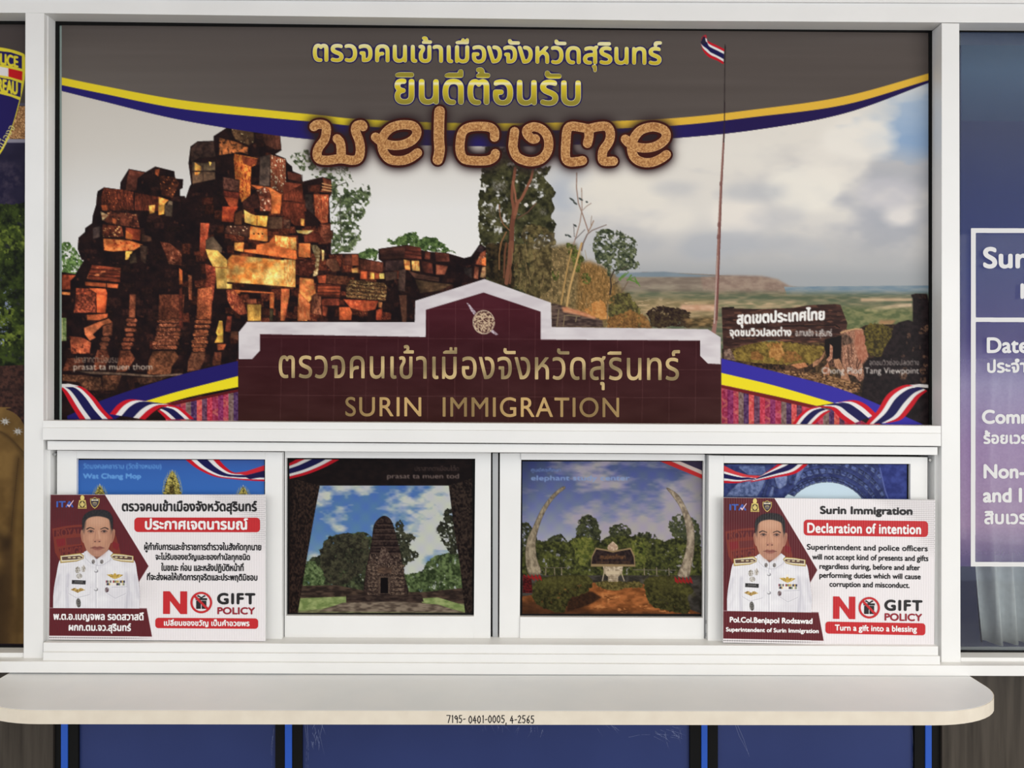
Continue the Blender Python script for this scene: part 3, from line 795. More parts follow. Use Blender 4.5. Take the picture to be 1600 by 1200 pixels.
    # left columns
    st_(D(50, 870, 230, 880, 160, 950, 160, 1060, 50, 1060), (110, 44, 28), (168, 76, 48)); st_(D(50, 1085, 160, 1095, 155, 1130, 50, 1120), (206, 130, 72), (180, 96, 52), edge=.1)
    st_(D(430, 750, 790, 790, 780, 970, 360, 930, 390, 850), (84, 36, 24), (156, 70, 44), ax=3, hi=(196, 112, 70), hi_t=.62)
    for yy in (800, 850, 890): cv.line(D(390, yy, 780, yy + 25), 1.1, (40, 16, 14))
    st_(D(345, 960, 760, 990, 750, 1045, 345, 1010), (190, 88, 50), (216, 116, 66), edge=.3); cv.line(D(612, 980, 612, 1040), 1.6, DK)
    st_(D(230, 1040, 480, 1050, 490, 1200, 230, 1200), (84, 36, 26), (176, 80, 50), cell=2.4); st_(D(390, 1040, 600, 1050, 620, 1100, 610, 1200, 490, 1200, 490, 1110), (206, 88, 50), (226, 110, 62), edge=.1)
    st_(F(240, 0, 480, 0, 480, 230, 200, 230), (88, 38, 28), (184, 88, 58), cell=2.2); st_(F(485, 0, 620, 0, 600, 235, 490, 230), (222, 90, 48), (232, 110, 60), edge=.15)
    st_(F(365, 255, 630, 240, 620, 290, 520, 325, 365, 325), (216, 114, 66), (196, 92, 54)); st_(F(330, 420, 520, 340, 640, 300, 690, 350, 560, 390, 440, 500, 480, 540, 400, 580, 340, 500), (176, 90, 54), (206, 116, 74))
    st_(F(560, 400, 690, 350, 680, 500, 560, 510), (76, 42, 30), (140, 78, 52)); st_(F(150, 520, 320, 540, 420, 600, 400, 740, 170, 740), (150, 70, 46), (200, 104, 66), hi=(90, 40, 28), hi_t=.64)
    cv.stone(F(45, 290, 110, 295, 110, 580, 45, 580), (90, 110, 60), (150, 160, 110), 7, 3); cv.line(F(52, 300, 52, 575), 2, (214, 208, 150))
    for (x0, x1, yt, wd) in ((850, 1000, 0, 1), ):
        st_(F(900, 0, 980, 0, 970, 290, 890, 290), (110, 56, 38), (150, 84, 56), cell=2.6)
    for k, (yy, a, b_) in enumerate(((300, 850, 1000), (350, 860, 990), (420, 830, 990), (480, 840, 960), (540, 810, 970), (600, 790, 950), (640, 800, 920))):
        st_(F(a, yy + 20, a + 20, yy, b_ - 20, yy, b_, yy + 25, b_ - 15, yy + 48, a + 15, yy + 48), (90, 44, 30), (160, 88, 60), cell=2.6)
    for k, (yy, a, b_) in enumerate(((480, 560, 680), (540, 540, 660), (600, 520, 640), (650, 530, 620))):
        st_(F(a, yy + 20, a + 20, yy - 8, b_ - 20, yy - 8, b_, yy + 20, b_ - 15, yy + 46, a + 15, yy + 46), (84, 46, 32), (140, 80, 56), cell=2.6)
    st_(F(780, 700, 910, 700, 970, 800, 860, 960, 730, 980, 760, 800), (86, 44, 30), (140, 78, 52), cell=2.6); st_(F(500, 690, 620, 690, 650, 790, 600, 900, 450, 960, 460, 800), (84, 40, 28), (140, 76, 52), cell=2.6)
    st_(F(1270, 0, 1590, 0, 1560, 320, 1260, 320), (74, 36, 26), (124, 66, 44), cell=2.6)
    for yy, a, b_ in ((310, 1240, 1575), (365, 1260, 1575), (420, 1225, 1540), (470, 1230, 1545), (520, 1215, 1530), (545, 1200, 1510), (590, 1175, 1530), (640, 1190, 1500)):
        st_(F(a, yy + 20, a + 18, yy, b_ - 18, yy, b_, yy + 20, b_ - 12, yy + 45, a + 12, yy + 45), (80, 40, 28), (140, 78, 52), cell=2.6, hi=(176, 106, 76), hi_t=.68)
    st_(F(1190, 710, 1460, 700, 1520, 780, 1430, 900, 1410, 1000, 1120, 1000, 1140, 820), (80, 46, 30), (130, 78, 52), cell=2.6)
    st_(F(120, 800, 330, 790, 330, 950, 60, 960), (60, 30, 22), (110, 60, 42), cell=3)
    st_(F(210, 955, 400, 960, 800, 980, 1200, 1010, 1560, 985, 1560, 1010, 1180, 1035, 780, 1005, 420, 995), (120, 96, 78), (90, 70, 58), edge=.1)
    st_(F(60, 1000, 330, 1010, 540, 1040, 560, 1200, 320, 1200, 280, 1100, 60, 1080), (62, 36, 26), (120, 78, 54), cell=2.6); st_(F(560, 1010, 800, 1010, 740, 1200, 560, 1200), (60, 34, 24), (112, 70, 48), cell=2.6); st_(F(980, 1040, 1400, 1020, 1250, 1090, 1030, 1130), (50, 30, 24), (90, 58, 42), cell=2.6)
    # central tower
    st_(B(650, 125, 780, 125, 930, 190, 940, 330, 870, 380, 700, 300, 660, 220), (60, 40, 28), (100, 72, 48), hi=(206, 180, 130), hi_t=.74)
    st_(B(1060, 165, 1250, 220, 1280, 430, 1200, 430, 1090, 380, 1040, 300), (66, 36, 28), (100, 58, 44), ax=.3)
    st_(B(500, 280, 700, 330, 860, 400, 860, 490, 760, 460, 500, 500), (110, 68, 40), (206, 116, 62), hi=(70, 40, 26), hi_t=.6); st_(B(230, 330, 430, 330, 460, 520, 240, 540, 140, 590, 140, 420), (36, 24, 22), (66, 46, 38))
    st_(B(160, 580, 300, 600, 450, 580, 450, 690, 160, 700), (110, 90, 66), (80, 62, 50)); st_(B(195, 590, 275, 640, 270, 695, 195, 690), YE, (220, 136, 64), edge=.1); st_(B(370, 580, 405, 590, 385, 640), YE, YE, edge=0)
    st_(B(160, 710, 300, 700, 450, 710, 450, 800, 300, 830, 165, 860), (96, 72, 56), (126, 94, 70)); st_(B(190, 710, 270, 705, 230, 755, 195, 745), LO, YE, edge=.1); cv.line(B(300, 600, 300, 820), 1, (50, 34, 30)); cv.line(B(155, 705, 450, 695), 1.2, (40, 26, 24))
    st_(B(690, 480, 980, 540, 960, 620, 900, 650, 890, 1000, 780, 1090, 700, 800, 680, 560), (196, 92, 44), (240, 150, 66), ax=.5, hi=(130, 44, 24), hi_t=.6, edge=.2)
    st_(B(780, 510, 980, 545, 960, 610, 880, 640, 800, 600), (110, 44, 28), (150, 70, 42), feather=.5)
    st_(B(1140, 490, 1330, 550, 1340, 970, 1140, 930), (116, 56, 38), (150, 84, 56), ax=.5, hi=(236, 214, 176), hi_t=.64); st_(B(1010, 520, 1140, 490, 1130, 890, 1000, 880), (70, 56, 50), (100, 80, 68))
    st_(B(545, 770, 760, 810, 750, 960, 550, 930), (60, 34, 28), (100, 62, 50), cell=2.4); st_(B(550, 940, 750, 970, 740, 1050, 560, 1010), (120, 50, 36), (90, 36, 26), cell=2); st_(B(560, 1015, 740, 1040, 720, 1190, 620, 1130), (190, 86, 50), (150, 60, 40))
    st_(B(890, 870, 1130, 900, 1280, 990, 1270, 1190, 1160, 1200, 1100, 1000), (206, 100, 52), (226, 124, 66), edge=.15)
    st_(B(960, 940, 1060, 895, 1120, 930, 1170, 1050, 1140, 1200, 1010, 1200, 1000, 1050), (80, 36, 26), (150, 80, 56), hi=(220, 180, 150), hi_t=.66); st_(B(790, 1080, 960, 960, 1010, 1080, 1010, 1170, 800, 1160), (40, 20, 18), (70, 36, 28))
    st_(B(1310, 830, 1530, 860, 1560, 1080, 1290, 1060), (96, 42, 28), (130, 62, 42), ax=.4); st_(B(1290, 1070, 1570, 1100, 1590, 1200, 1280, 1200), (90, 38, 26), (120, 54, 36), ax=.4)
    st_(B(1350, 700, 1520, 740, 1530, 840, 1360, 800), (66, 32, 24), (90, 46, 34))
    # right shoulder
    st_(Cc(190, 550, 320, 590, 300, 830, 190, 830), (216, 108, 54), (236, 136, 72), edge=.15); st_(Cc(340, 590, 580, 460, 590, 690, 340, 660), (92, 40, 26), (130, 60, 40), ax=.4)
    st_(Cc(340, 670, 600, 710, 620, 980, 480, 980, 330, 840), (80, 34, 22), (120, 54, 36), ax=.4); st_(Cc(560, 890, 605, 900, 600, 985, 560, 980), LO, YE, edge=.1)
    st_(Cc(830, 380, 940, 410, 945, 570, 800, 560, 850, 480), (90, 44, 30), (130, 70, 46)); [cv.line(Cc(830, 455 + i * 38, 940, 480 + i * 34), 2, (206, 150, 100) if i < 3 else (120, 60, 40)) for i in range(3)]
    st_(Cc(720, 590, 910, 590, 900, 940, 820, 960, 740, 860), (130, 56, 36), (196, 96, 58), ax=.5, hi=(226, 150, 100), hi_t=.68); st_(Cc(610, 590, 710, 590, 720, 840, 620, 760), (66, 52, 46), (40, 26, 24))
    st_(Cc(820, 960, 930, 980, 940, 1200, 780, 1200), (96, 48, 34), (150, 80, 56), cell=2.6)
    st_(Cc(500, 1040, 720, 1040, 640, 1090, 520, 1070), YE, (236, 220, 150), edge=0); st_(Cc(600, 1100, 780, 1060, 860, 1190, 600, 1190), (80, 34, 24), (110, 50, 34))
    # lintels and doorway
    st_(E_(540, 20, 740, 20, 690, 100, 680, 220, 530, 210), (196, 84, 46), (150, 54, 34)); st_(E_(700, 100, 800, 60, 780, 250, 690, 250), (110, 62, 38), (76, 44, 30))
    st_(E_(810, 60, 890, 110, 970, 140, 960, 260, 820, 220), (236, 180, 92), (250, 214, 120), edge=.1); st_(E_(890, 130, 1110, 140, 1090, 275, 900, 250), (236, 160, 66), (246, 200, 96), edge=.15); cv.line(E_(975, 150, 970, 265), 1.2, (130, 66, 36))
    st_(E_(890, 265, 1100, 300, 1110, 450, 1080, 460, 870, 430), (230, 120, 54), (240, 160, 84), edge=.2); [cv.fill(ell(*E_(q, 362)[0], 1.3, 1.3), (30, 14, 12)) for q in (935, 990, 1040)]
    st_(E_(600, 260, 880, 260, 880, 410, 560, 350), (56, 32, 26), (90, 54, 40), hi=(220, 180, 140), hi_t=.74); st_(E_(1110, 150, 1290, 150, 1290, 300, 1110, 300), (80, 54, 40), (104, 74, 54)); st_(E_(1300, 180, 1400, 190, 1380, 300, 1310, 290), (60, 34, 28), (120, 80, 60))
    st_(E_(265, 225, 380, 230, 350, 450, 330, 560, 300, 650, 250, 640), (166, 64, 40), (196, 96, 62), cell=2.4, ax=.5); st_(E_(330, 440, 420, 390, 540, 540, 530, 600, 330, 550), (90, 70, 54), (112, 90, 70))
    st_(E_(330, 555, 480, 570, 580, 670, 600, 690, 600, 1050, 470, 1050, 460, 900, 420, 770, 360, 650), (232, 176, 86), (240, 196, 104), edge=.15); cv.line(E_(400, 775, 600, 790), 1.6, (150, 84, 40))
    st_(E_(690, 470, 810, 470, 800, 590, 690, 570), (240, 180, 92), LO, edge=.1); st_(E_(810, 560, 960, 560, 970, 500, 1120, 470, 1190, 380, 1200, 500, 1460, 570, 1480, 690, 1300, 660, 810, 590), (216, 104, 50), (226, 120, 62), edge=.15)
    st_(E_(1195, 380, 1460, 410, 1470, 570, 1200, 510), (226, 120, 54), (244, 196, 110), ax=.4, edge=.1)
    st_(E_(660, 625, 1290, 690, 1450, 690, 1450, 1030, 590, 965, 600, 690), (226, 132, 58), (246, 200, 112), cell=9, edge=.2); st_(E_(1100, 830, 1280, 800, 1280, 1000, 1080, 980), (250, 222, 140), (236, 190, 96), feather=3, edge=0); st_(E_(660, 630, 860, 650, 800, 760, 660, 740), (206, 100, 50), (220, 120, 60), feather=3, edge=0)
    st_(E_(1310, 680, 1450, 690, 1450, 1030, 1310, 1000), (226, 140, 66), (246, 204, 120), ax=.3, edge=.15); st_(E_(590, 985, 660, 990, 660, 1050, 590, 1050), (246, 206, 120), YE, edge=.1)
    st_(E_(320, 730, 450, 780, 460, 900, 420, 1200, 300, 1200, 340, 900), (110, 44, 32), (180, 84, 56), cell=2.4); st_(E_(110, 870, 160, 880, 160, 1190, 120, 1190), (120, 62, 40), (170, 100, 66), cell=2.4)
    st_(E_(0, 790, 40, 820, 40, 990, 0, 1000), LO, OR)
    st_(E_(1500, 480, 1600, 480, 1600, 660, 1490, 650), (226, 130, 66), (216, 110, 54)); st_(E_(1460, 670, 1600, 680, 1600, 890, 1500, 890, 1450, 800), (60, 26, 20), (110, 50, 36)); st_(E_(1510, 910, 1600, 930, 1600, 1140, 1540, 1080), (240, 180, 96), (220, 130, 66), edge=.1)
    st_(G(590, 110, 760, 120, 760, 145, 720, 150, 590, 130), LO, OR, edge=.1); st_(G(660, 100, 1185, 135, 1185, 170, 1135, 165, 1135, 150, 700, 125), (216, 116, 62), (196, 96, 52), edge=.1); st_(G(1135, 150, 1185, 150, 1185, 340, 1130, 330), (226, 140, 76), (190, 92, 48), edge=.1); st_(G(1130, 335, 1180, 340, 1175, 490, 1130, 490), (70, 60, 40), (50, 40, 30))
    st_(G(845, 215, 965, 215, 965, 275, 850, 280), (150, 80, 52), (110, 56, 40)); st_(G(850, 285, 1025, 285, 1020, 490, 855, 490), (170, 120, 54), (206, 160, 76), ax=.3, edge=.1)
    st_(G(1275, 90, 1380, 90, 1380, 170, 1320, 490, 1265, 490), (200, 90, 54), (230, 136, 76), ax=.3, edge=.15); st_(G(1490, 160, 1530, 100, 1600, 150, 1600, 490, 1480, 490), (200, 100, 50), (236, 160, 90), ax=.4, edge=.1)
    st_(G(590, 100, 680, 100, 800, 230, 850, 400, 760, 420, 650, 330, 600, 230), (110, 48, 34), (176, 84, 56), ax=.5, hi=(226, 130, 80), hi_t=.66); st_(G(600, 430, 660, 430, 640, 640, 570, 620), (120, 54, 38), (70, 30, 24)); st_(G(650, 620, 740, 620, 740, 740, 640, 700), (110, 66, 46), (80, 46, 34))
    st_(G(500, 490, 540, 490, 550, 600, 550, 760, 440, 765, 480, 680, 460, 640), (240, 200, 84), (226, 160, 70), edge=0)
    st_(G(230, 90, 420, 60, 400, 480, 215, 470, 225, 200), (130, 62, 40), (196, 106, 64), cell=2.2, ax=.8)
    for yy, a, b_ in ((480, 190, 405), (540, 185, 390), (600, 180, 370), (640, 165, 370), (690, 180, 350), (730, 150, 365), (780, 150, 350), (830, 160, 330)):
        st_(G(a, yy + 20, a + 18, yy, b_ - 18, yy, b_, yy + 20, b_ - 12, yy + 45, a + 12, yy + 45), (96, 50, 34), (176, 96, 60), cell=2.6, hi=(206, 130, 84), hi_t=.7)
    st_(G(155, 880, 330, 880, 320, 980, 260, 1100, 100, 1130, 110, 1000), (86, 48, 34), (130, 80, 56), cell=2.6); st_(G(440, 880, 530, 880, 520, 1050, 410, 1050), (110, 60, 40), (70, 36, 28), cell=2.6); st_(G(470, 780, 590, 780, 560, 850, 480, 860), (190, 96, 56), (120, 54, 36))
    st_(G(0, 90, 40, 60, 50, 560, 0, 600), (110, 48, 34), (70, 34, 26), cell=2.6)
    # wing to the right
    st_(H(55, 240, 200, 240, 200, 420, 50, 400), (220, 112, 56), (236, 140, 76), ax=.4, edge=.15); st_(H(200, 260, 280, 260, 330, 330, 290, 640, 230, 660, 270, 440), (120, 90, 54), (200, 176, 130), cell=2.4); st_(H(340, 320, 375, 330, 370, 460, 345, 460), (230, 206, 130), (170, 130, 80), edge=.1)
    st_(H(20, 440, 230, 450, 270, 560, 180, 660, 40, 620), (56, 24, 18), (110, 50, 36), hi=(140, 80, 60), hi_t=.7); st_(H(65, 670, 240, 690, 270, 880, 180, 980, 60, 850), (236, 160, 84), (206, 110, 60), edge=.15); st_(H(60, 860, 200, 1000, 190, 1200, 50, 1200), (196, 96, 54), (226, 136, 82), ax=.4)
    st_(H(210, 900, 330, 830, 340, 1140, 220, 1120), (90, 46, 34), (160, 96, 66), ax=.4); st_(H(410, 440, 520, 430, 580, 580, 480, 600, 390, 500), (86, 50, 36), (120, 76, 54)); st_(H(280, 650, 400, 640, 400, 740, 300, 740), (190, 86, 52), (130, 60, 40))
    st_(H(400, 640, 680, 650, 660, 760, 390, 740), (66, 34, 24), (110, 62, 40), cell=2.6); st_(H(290, 760, 580, 760, 570, 920, 290, 900), (110, 48, 32), (176, 80, 48), ax=3)
    for i in range(4): cv.line(H(290, 770 + i * 42, 570, 775 + i * 40), 1, (40, 18, 16))
    st_(H(340, 930, 560, 930, 560, 1020, 340, 1020), (150, 66, 44), (90, 40, 30)); st_(H(350, 1020, 420, 1040, 400, 1160, 350, 1140), (170, 80, 52), (120, 54, 38)); st_(H(560, 1040, 690, 1040, 720, 1100, 710, 1200, 560, 1200), (216, 106, 58), (180, 80, 46), ax=.4, edge=.1)
    st_(H(620, 380, 720, 380, 720, 510, 630, 520), (96, 50, 36), (70, 36, 28)); st_(H(715, 380, 800, 380, 805, 520, 720, 520), (150, 72, 46), (186, 96, 60)); st_(H(805, 430, 1110, 480, 1110, 600, 810, 560), (74, 38, 28), (110, 58, 42), ax=.4)
    st_(H(710, 560, 800, 540, 800, 610, 720, 610), (206, 120, 66), (236, 180, 100)); st_(H(830, 590, 910, 590, 910, 690, 820, 690), (206, 96, 54), (186, 80, 46), edge=.1); st_(H(950, 600, 1000, 610, 1000, 690, 945, 690), (230, 150, 72), YE, edge=.1); st_(H(1060, 620, 1125, 615, 1125, 685, 1065, 685), (246, 226, 130), (236, 200, 100), edge=0); st_(H(1000, 610, 1060, 620, 1060, 690, 1000, 690), (130, 60, 40), OR)
    st_(H(690, 690, 1130, 740, 1160, 790, 1140, 960, 650, 920, 640, 800), (60, 40, 26), (130, 92, 56), cell=2.2, hi=(170, 140, 90), hi_t=.7)
    for i in range(5): cv.line(H(650, 740 + i * 46, 1140, 790 + i * 44), 1, (34, 18, 16))
    st_(H(610, 940, 1050, 960, 1010, 1070, 860, 1095, 700, 1050), (150, 60, 38), (206, 96, 56), hi=(220, 130, 84), hi_t=.7); st_(H(1050, 970, 1100, 980, 1090, 1050, 1050, 1040), (220, 160, 96), (180, 110, 66)); st_(H(1020, 1080, 1100, 1050, 1090, 1200, 1020, 1200), (196, 86, 54), (150, 60, 40))
    st_(H(1060, 310, 1400, 265, 1380, 430, 1080, 440), (44, 24, 22), (70, 40, 32), ax=4); st_(I_(540, 310, 710, 340, 720, 480, 520, 460), (80, 36, 28), (120, 60, 44), ax=4); [cv.line(I_(530, 370 + i * 40, 750, 400 + i * 40), 1, (36, 16, 16)) for i in range(3)]
    st_(H(1140, 460, 1370, 450, 1370, 580, 1130, 590), (66, 46, 42), (46, 30, 30)); st_(I_(460, 600, 540, 580, 530, 840, 450, 830), (84, 62, 52), (56, 40, 36)); st_(I_(515, 475, 590, 490, 590, 600, 530, 590), (236, 170, 90), (196, 104, 56), edge=.1); st_(I_(605, 490, 690, 490, 700, 610, 610, 600), (246, 210, 120), (206, 120, 64), ax=.4, edge=.1)
    st_(I_(700, 480, 840, 520, 850, 640, 740, 620), (90, 44, 32), (60, 30, 26)); st_(I_(880, 530, 1020, 550, 980, 650, 880, 650), (110, 54, 40), (150, 84, 60)); st_(I_(870, 390, 1030, 410, 1040, 500, 880, 500), (80, 38, 30), (110, 60, 46)); st_(I_(760, 380, 820, 390, 815, 480, 750, 470), (110, 54, 40), (80, 40, 30))
    st_(I_(560, 600, 680, 640, 920, 680, 920, 730, 640, 690), (96, 62, 48), (60, 38, 32), ax=3); st_(I_(640, 700, 900, 740, 1070, 760, 930, 830, 700, 860), (60, 42, 30), (96, 72, 50), ax=2); st_(I_(300, 620, 440, 610, 440, 700, 310, 720), (56, 38, 32), (80, 58, 46)); st_(I_(460, 880, 550, 880, 550, 1200, 500, 1200), (70, 42, 32), (96, 62, 46))
    st_(I_(1370, 310, 1430, 330, 1420, 400, 1330, 380), (60, 44, 44), (40, 28, 30)); st_(I_(1390, 400, 1448, 370, 1448, 550, 1330, 530), (130, 64, 44), (190, 100, 66), hi=(230, 170, 130), hi_t=.66); st_(I_(1400, 470, 1448, 450, 1448, 550, 1400, 540), (216, 106, 56), (230, 130, 72), edge=.1); st_(I_(1320, 550, 1370, 560, 1360, 700, 1310, 690), (120, 64, 46), (160, 96, 70)); st_(I_(1410, 560, 1448, 560, 1448, 690, 1380, 680), (206, 160, 110), (150, 100, 70)); st_(I_(1200, 570, 1290, 570, 1290, 690, 1210, 640), (60, 50, 46), (40, 30, 30))

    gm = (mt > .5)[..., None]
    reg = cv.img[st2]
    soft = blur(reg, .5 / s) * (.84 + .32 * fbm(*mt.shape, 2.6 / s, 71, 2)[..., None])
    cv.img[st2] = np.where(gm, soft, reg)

    # ---------------- blue and yellow sashes at the foot, woven cloth
    def cloth(poly, seed):
        r = cv.mask([poly]); m, sl = r
        hh, ww = m.shape; rs = np.random.RandomState(seed)
        X, Y = cv.xy(sl); X = np.broadcast_to(X, m.shape); Y = np.broadcast_to(Y, m.shape)
        pal = np.array([C(150, 50, 80), C(190, 60, 80), C(96, 60, 84), C(206, 84, 84), C(80, 50, 90), C(120, 96, 92), C(170, 60, 84), C(130, 44, 90)])
        k = (np.floor(X / 8.3) * 7 % 8).astype(int)
        col = pal[k] + (vnoise(hh, ww, 2.2, seed)[..., None] - .5) * .22
        zz = np.abs(((X / 17 + np.abs(((Y / 14) % 2) - 1) * 1.4) % 2) - 1) < .22
        col = np.where((zz & (k % 3 == 0))[..., None], col * .65 + C(214, 140, 96) * .35, col)
        cv.put(m, sl, lambda a, b: col)
    cloth(np.vstack([W(690, 365, 1170, 280), [(374, 660), (260, 660)]]), 3)
    cloth(np.vstack([Pp(75, 180, 740, 330, 950, 380, 1120, 470), [(1128, 668)]]), 4)
    cv.fill(W(680, 372, 1170, 272, 1170, 288, 760, 374), (92, 22, 26)); cv.fill(Pp(75, 185, 740, 325, 700, 345, 75, 205), (110, 26, 30))
    cv.fill(np.vstack([catmull(W(100, 440, 350, 330, 800, 185, 1170, 95)), W(1170, 195, 800, 290, 580, 350, 400, 460, 100, 460)]), (34, 26, 102))
    cv.fill(np.vstack([catmull(W(580, 350, 800, 285, 1170, 190)), catmull(W(1170, 258, 900, 312, 690, 368))]), (240, 222, 36))
    cv.fill(np.vstack([catmull(Pp(75, 0, 500, 105, 950, 230, 1480, 460)), Pp(1200, 460, 850, 310, 75, 105)]), (54, 46, 160))
    cv.fill(np.vstack([catmull(Pp(75, 100, 450, 190, 860, 310)), catmull(Pp(740, 330, 450, 262, 75, 182))]), (240, 222, 36))
    cv.ribbon(W(128, 246, 200, 262, 270, 322, 330, 400, 388, 458), W(60, 262, 85, 300, 125, 372, 180, 460))
    cv.fill(W(60, 240, 110, 238, 175, 252, 130, 258, 62, 262), (226, 222, 220))
    cv.ribbon(W(366, 428, 420, 366, 490, 336, 610, 348), W(585, 462, 640, 412, 700, 380, 770, 374))
    cv.ribbon(W(740, 374, 800, 384, 850, 420, 892, 460), W(664, 406, 690, 430, 712, 452, 722, 460))
    cv.ribbon(Pp(566, 460, 610, 400, 670, 352, 745, 334), Pp(722, 460, 762, 420, 800, 386, 835, 366))
    cv.ribbon(Pp(900, 302, 1000, 290, 1080, 320, 1155, 388), Pp(755, 335, 840, 352, 900, 410, 975, 460))
    cv.fill(Pp(1075, 460, 1120, 400, 1150, 380, 1180, 460), (200, 22, 38))
    cv.ribbon(Pp(1078, 460, 1160, 360, 1230, 250, 1330, 190, 1430, 182), Pp(1240, 448, 1330, 420, 1400, 340, 1450, 270, 1505, 225))
    cv.fill(Pp(1380, 186, 1450, 178, 1512, 182, 1512, 205, 1450, 200), (222, 218, 216))

    # ---------------- the maroon tiled office sign
    body = [(372, 550), (404, 518), (645, 520), (660, 480), (757, 450), (850, 484), (852, 528), (1096, 530), (1127, 560), (1127, 670), (372, 662)]
    r = cv.mask([body]); m, sl = r
    hh, ww = m.shape
    X, Y = cv.xy(sl)
    t = np.clip((Y - 540) / 110, 0, 1)[..., None]
    n = fbm(hh, ww, 14, 9, 3, 3)[..., None]
    t2 = np.clip((540 - Y) / 60, 0, 1)[..., None]
    col = C(58, 20, 26) * (1 - t) + C(58, 28, 26) * t + t2 * C(14, 4, 8) + (n - .5) * .06
    cv.put(m, sl, lambda a, b: col)
    for gx in (440, 483, 523, 573, 622, 671, 713, 756, 797, 838, 880, 922, 965, 1005, 1047, 1088):
        cv.line([(gx - 1, 470), (gx - 3, 660)], .8, (120, 80, 80), alpha=.4) if 660 < gx < 850 else cv.line([(gx, 530), (gx - 2, 660)], .8, (110, 74, 74), alpha=.4)
    for gy in (482.5, 527, 573, 617): cv.line([(664 if gy < 500 else 372, gy), (846 if gy < 500 else 1127, gy + (1 if gy < 500 else 5))], .8, (110, 74, 74), alpha=.45)
    wb = [(373, 561), (373, 519), (386, 503), (648, 503.5), (649, 470), (757, 436), (861, 473), (862, 511), (1106, 514.5), (1126, 527), (1126, 569), (1106, 568), (1094, 556), (1094, 532), (845, 530.5), (845, 487), (755.5, 457), (665.5, 484), (665, 526.5), (406, 522), (406, 548), (394, 561)]
    cv.stone(wb, (206, 198, 202), (222, 216, 218), 77, 12, 3)
    V_ = crop(600, 420, 5)
    for a in (V_(645, 265, 660, 270, 720, 340, 705, 362, 680, 330), V_(830, 490, 850, 475, 893, 512, 875, 520)):
        cv.stone(a, (206, 196, 204), (140, 116, 126), 78, 2)
    cv.stone(ell(*V_(779, 417)[0], 17.2, 19), (206, 180, 150), (80, 48, 46), 79, 1.7, oct=2); r_ = stroke_polys(ell(*V_(779, 417)[0], 16.5, 18.2), 1.2); cv.fill(r_, (196, 178, 156))
    cv.fill(stroke_polys(ell(*V_(779, 417)[0], 10, 11), .9), (196, 172, 140))

    # ---------------- arcs over the pictures
    yt = [(90, 119.5), (160, 134), (280, 156), (420, 172), (500, 180), (560, 186), (700, 192), (850, 192), (1040, 185.5), (1180, 171), (1320, 150.5), (1455, 113.5)]
    yb = [(90, 131.5), (160, 146), (280, 169.5), (420, 184), (500, 191), (560, 197), (700, 203.5), (850, 204), (1040, 197), (1180, 182.5), (1320, 163.5), (1455, 124)]
    a, b, c_ = catmull(yt), catmull(yb), catmull(top)
    cv.fill(np.vstack([b, c_[::-1]]), lambda X, Y: C(36, 28, 104) * (1 - np.clip((X - 1000) / 150, 0, 1))[..., None] + C(34, 22, 78) * np.clip((X - 1000) / 150, 0, 1)[..., None] + 0 * Y[..., None])
    cv.fill(np.vstack([a, b[::-1]]), lambda X, Y: C(232, 208, 44) * (1 - np.clip((X - 700) / 350, 0, 1))[..., None] + C(228, 182, 64) * np.clip((X - 700) / 350, 0, 1)[..., None] + 0 * Y[..., None])
    cv.line([(1132.6, 160), (1131, 222)], 1.3, (50, 36, 40), 1.8)
    # dark halo round the word in stone letters
    r = cv.mask([q for p in welcome_strokes() for q in stroke_polys(p, 17)], 60); m, sl = r
    halo = np.clip(blur(np.clip(m, 0, 1), 9.0 / s) * 2.3, 0, .97)
    cv.put(halo, sl, C(44, 30, 32))
    # captions
    ink_text(cv, 'ปราสาทตาเมือนธม', (116, 555, 184, 567), (190, 170, 150), .1, alpha=.8)
    ink_text(cv, 'prasat ta muen thom', (115, 568, 238, 581), (206, 190, 172), .25, alpha=.85)
    ink_text(cv, 'จุดชมวิวช่องปลดต่าง', (1358, 560, 1436, 574), (200, 190, 182), .15, alpha=.85)
    ink_text(cv, 'Chong Plod Tang Viewpoint', (1284, 574, 1436, 587), (214, 206, 198), .25, alpha=.9)
    return cv

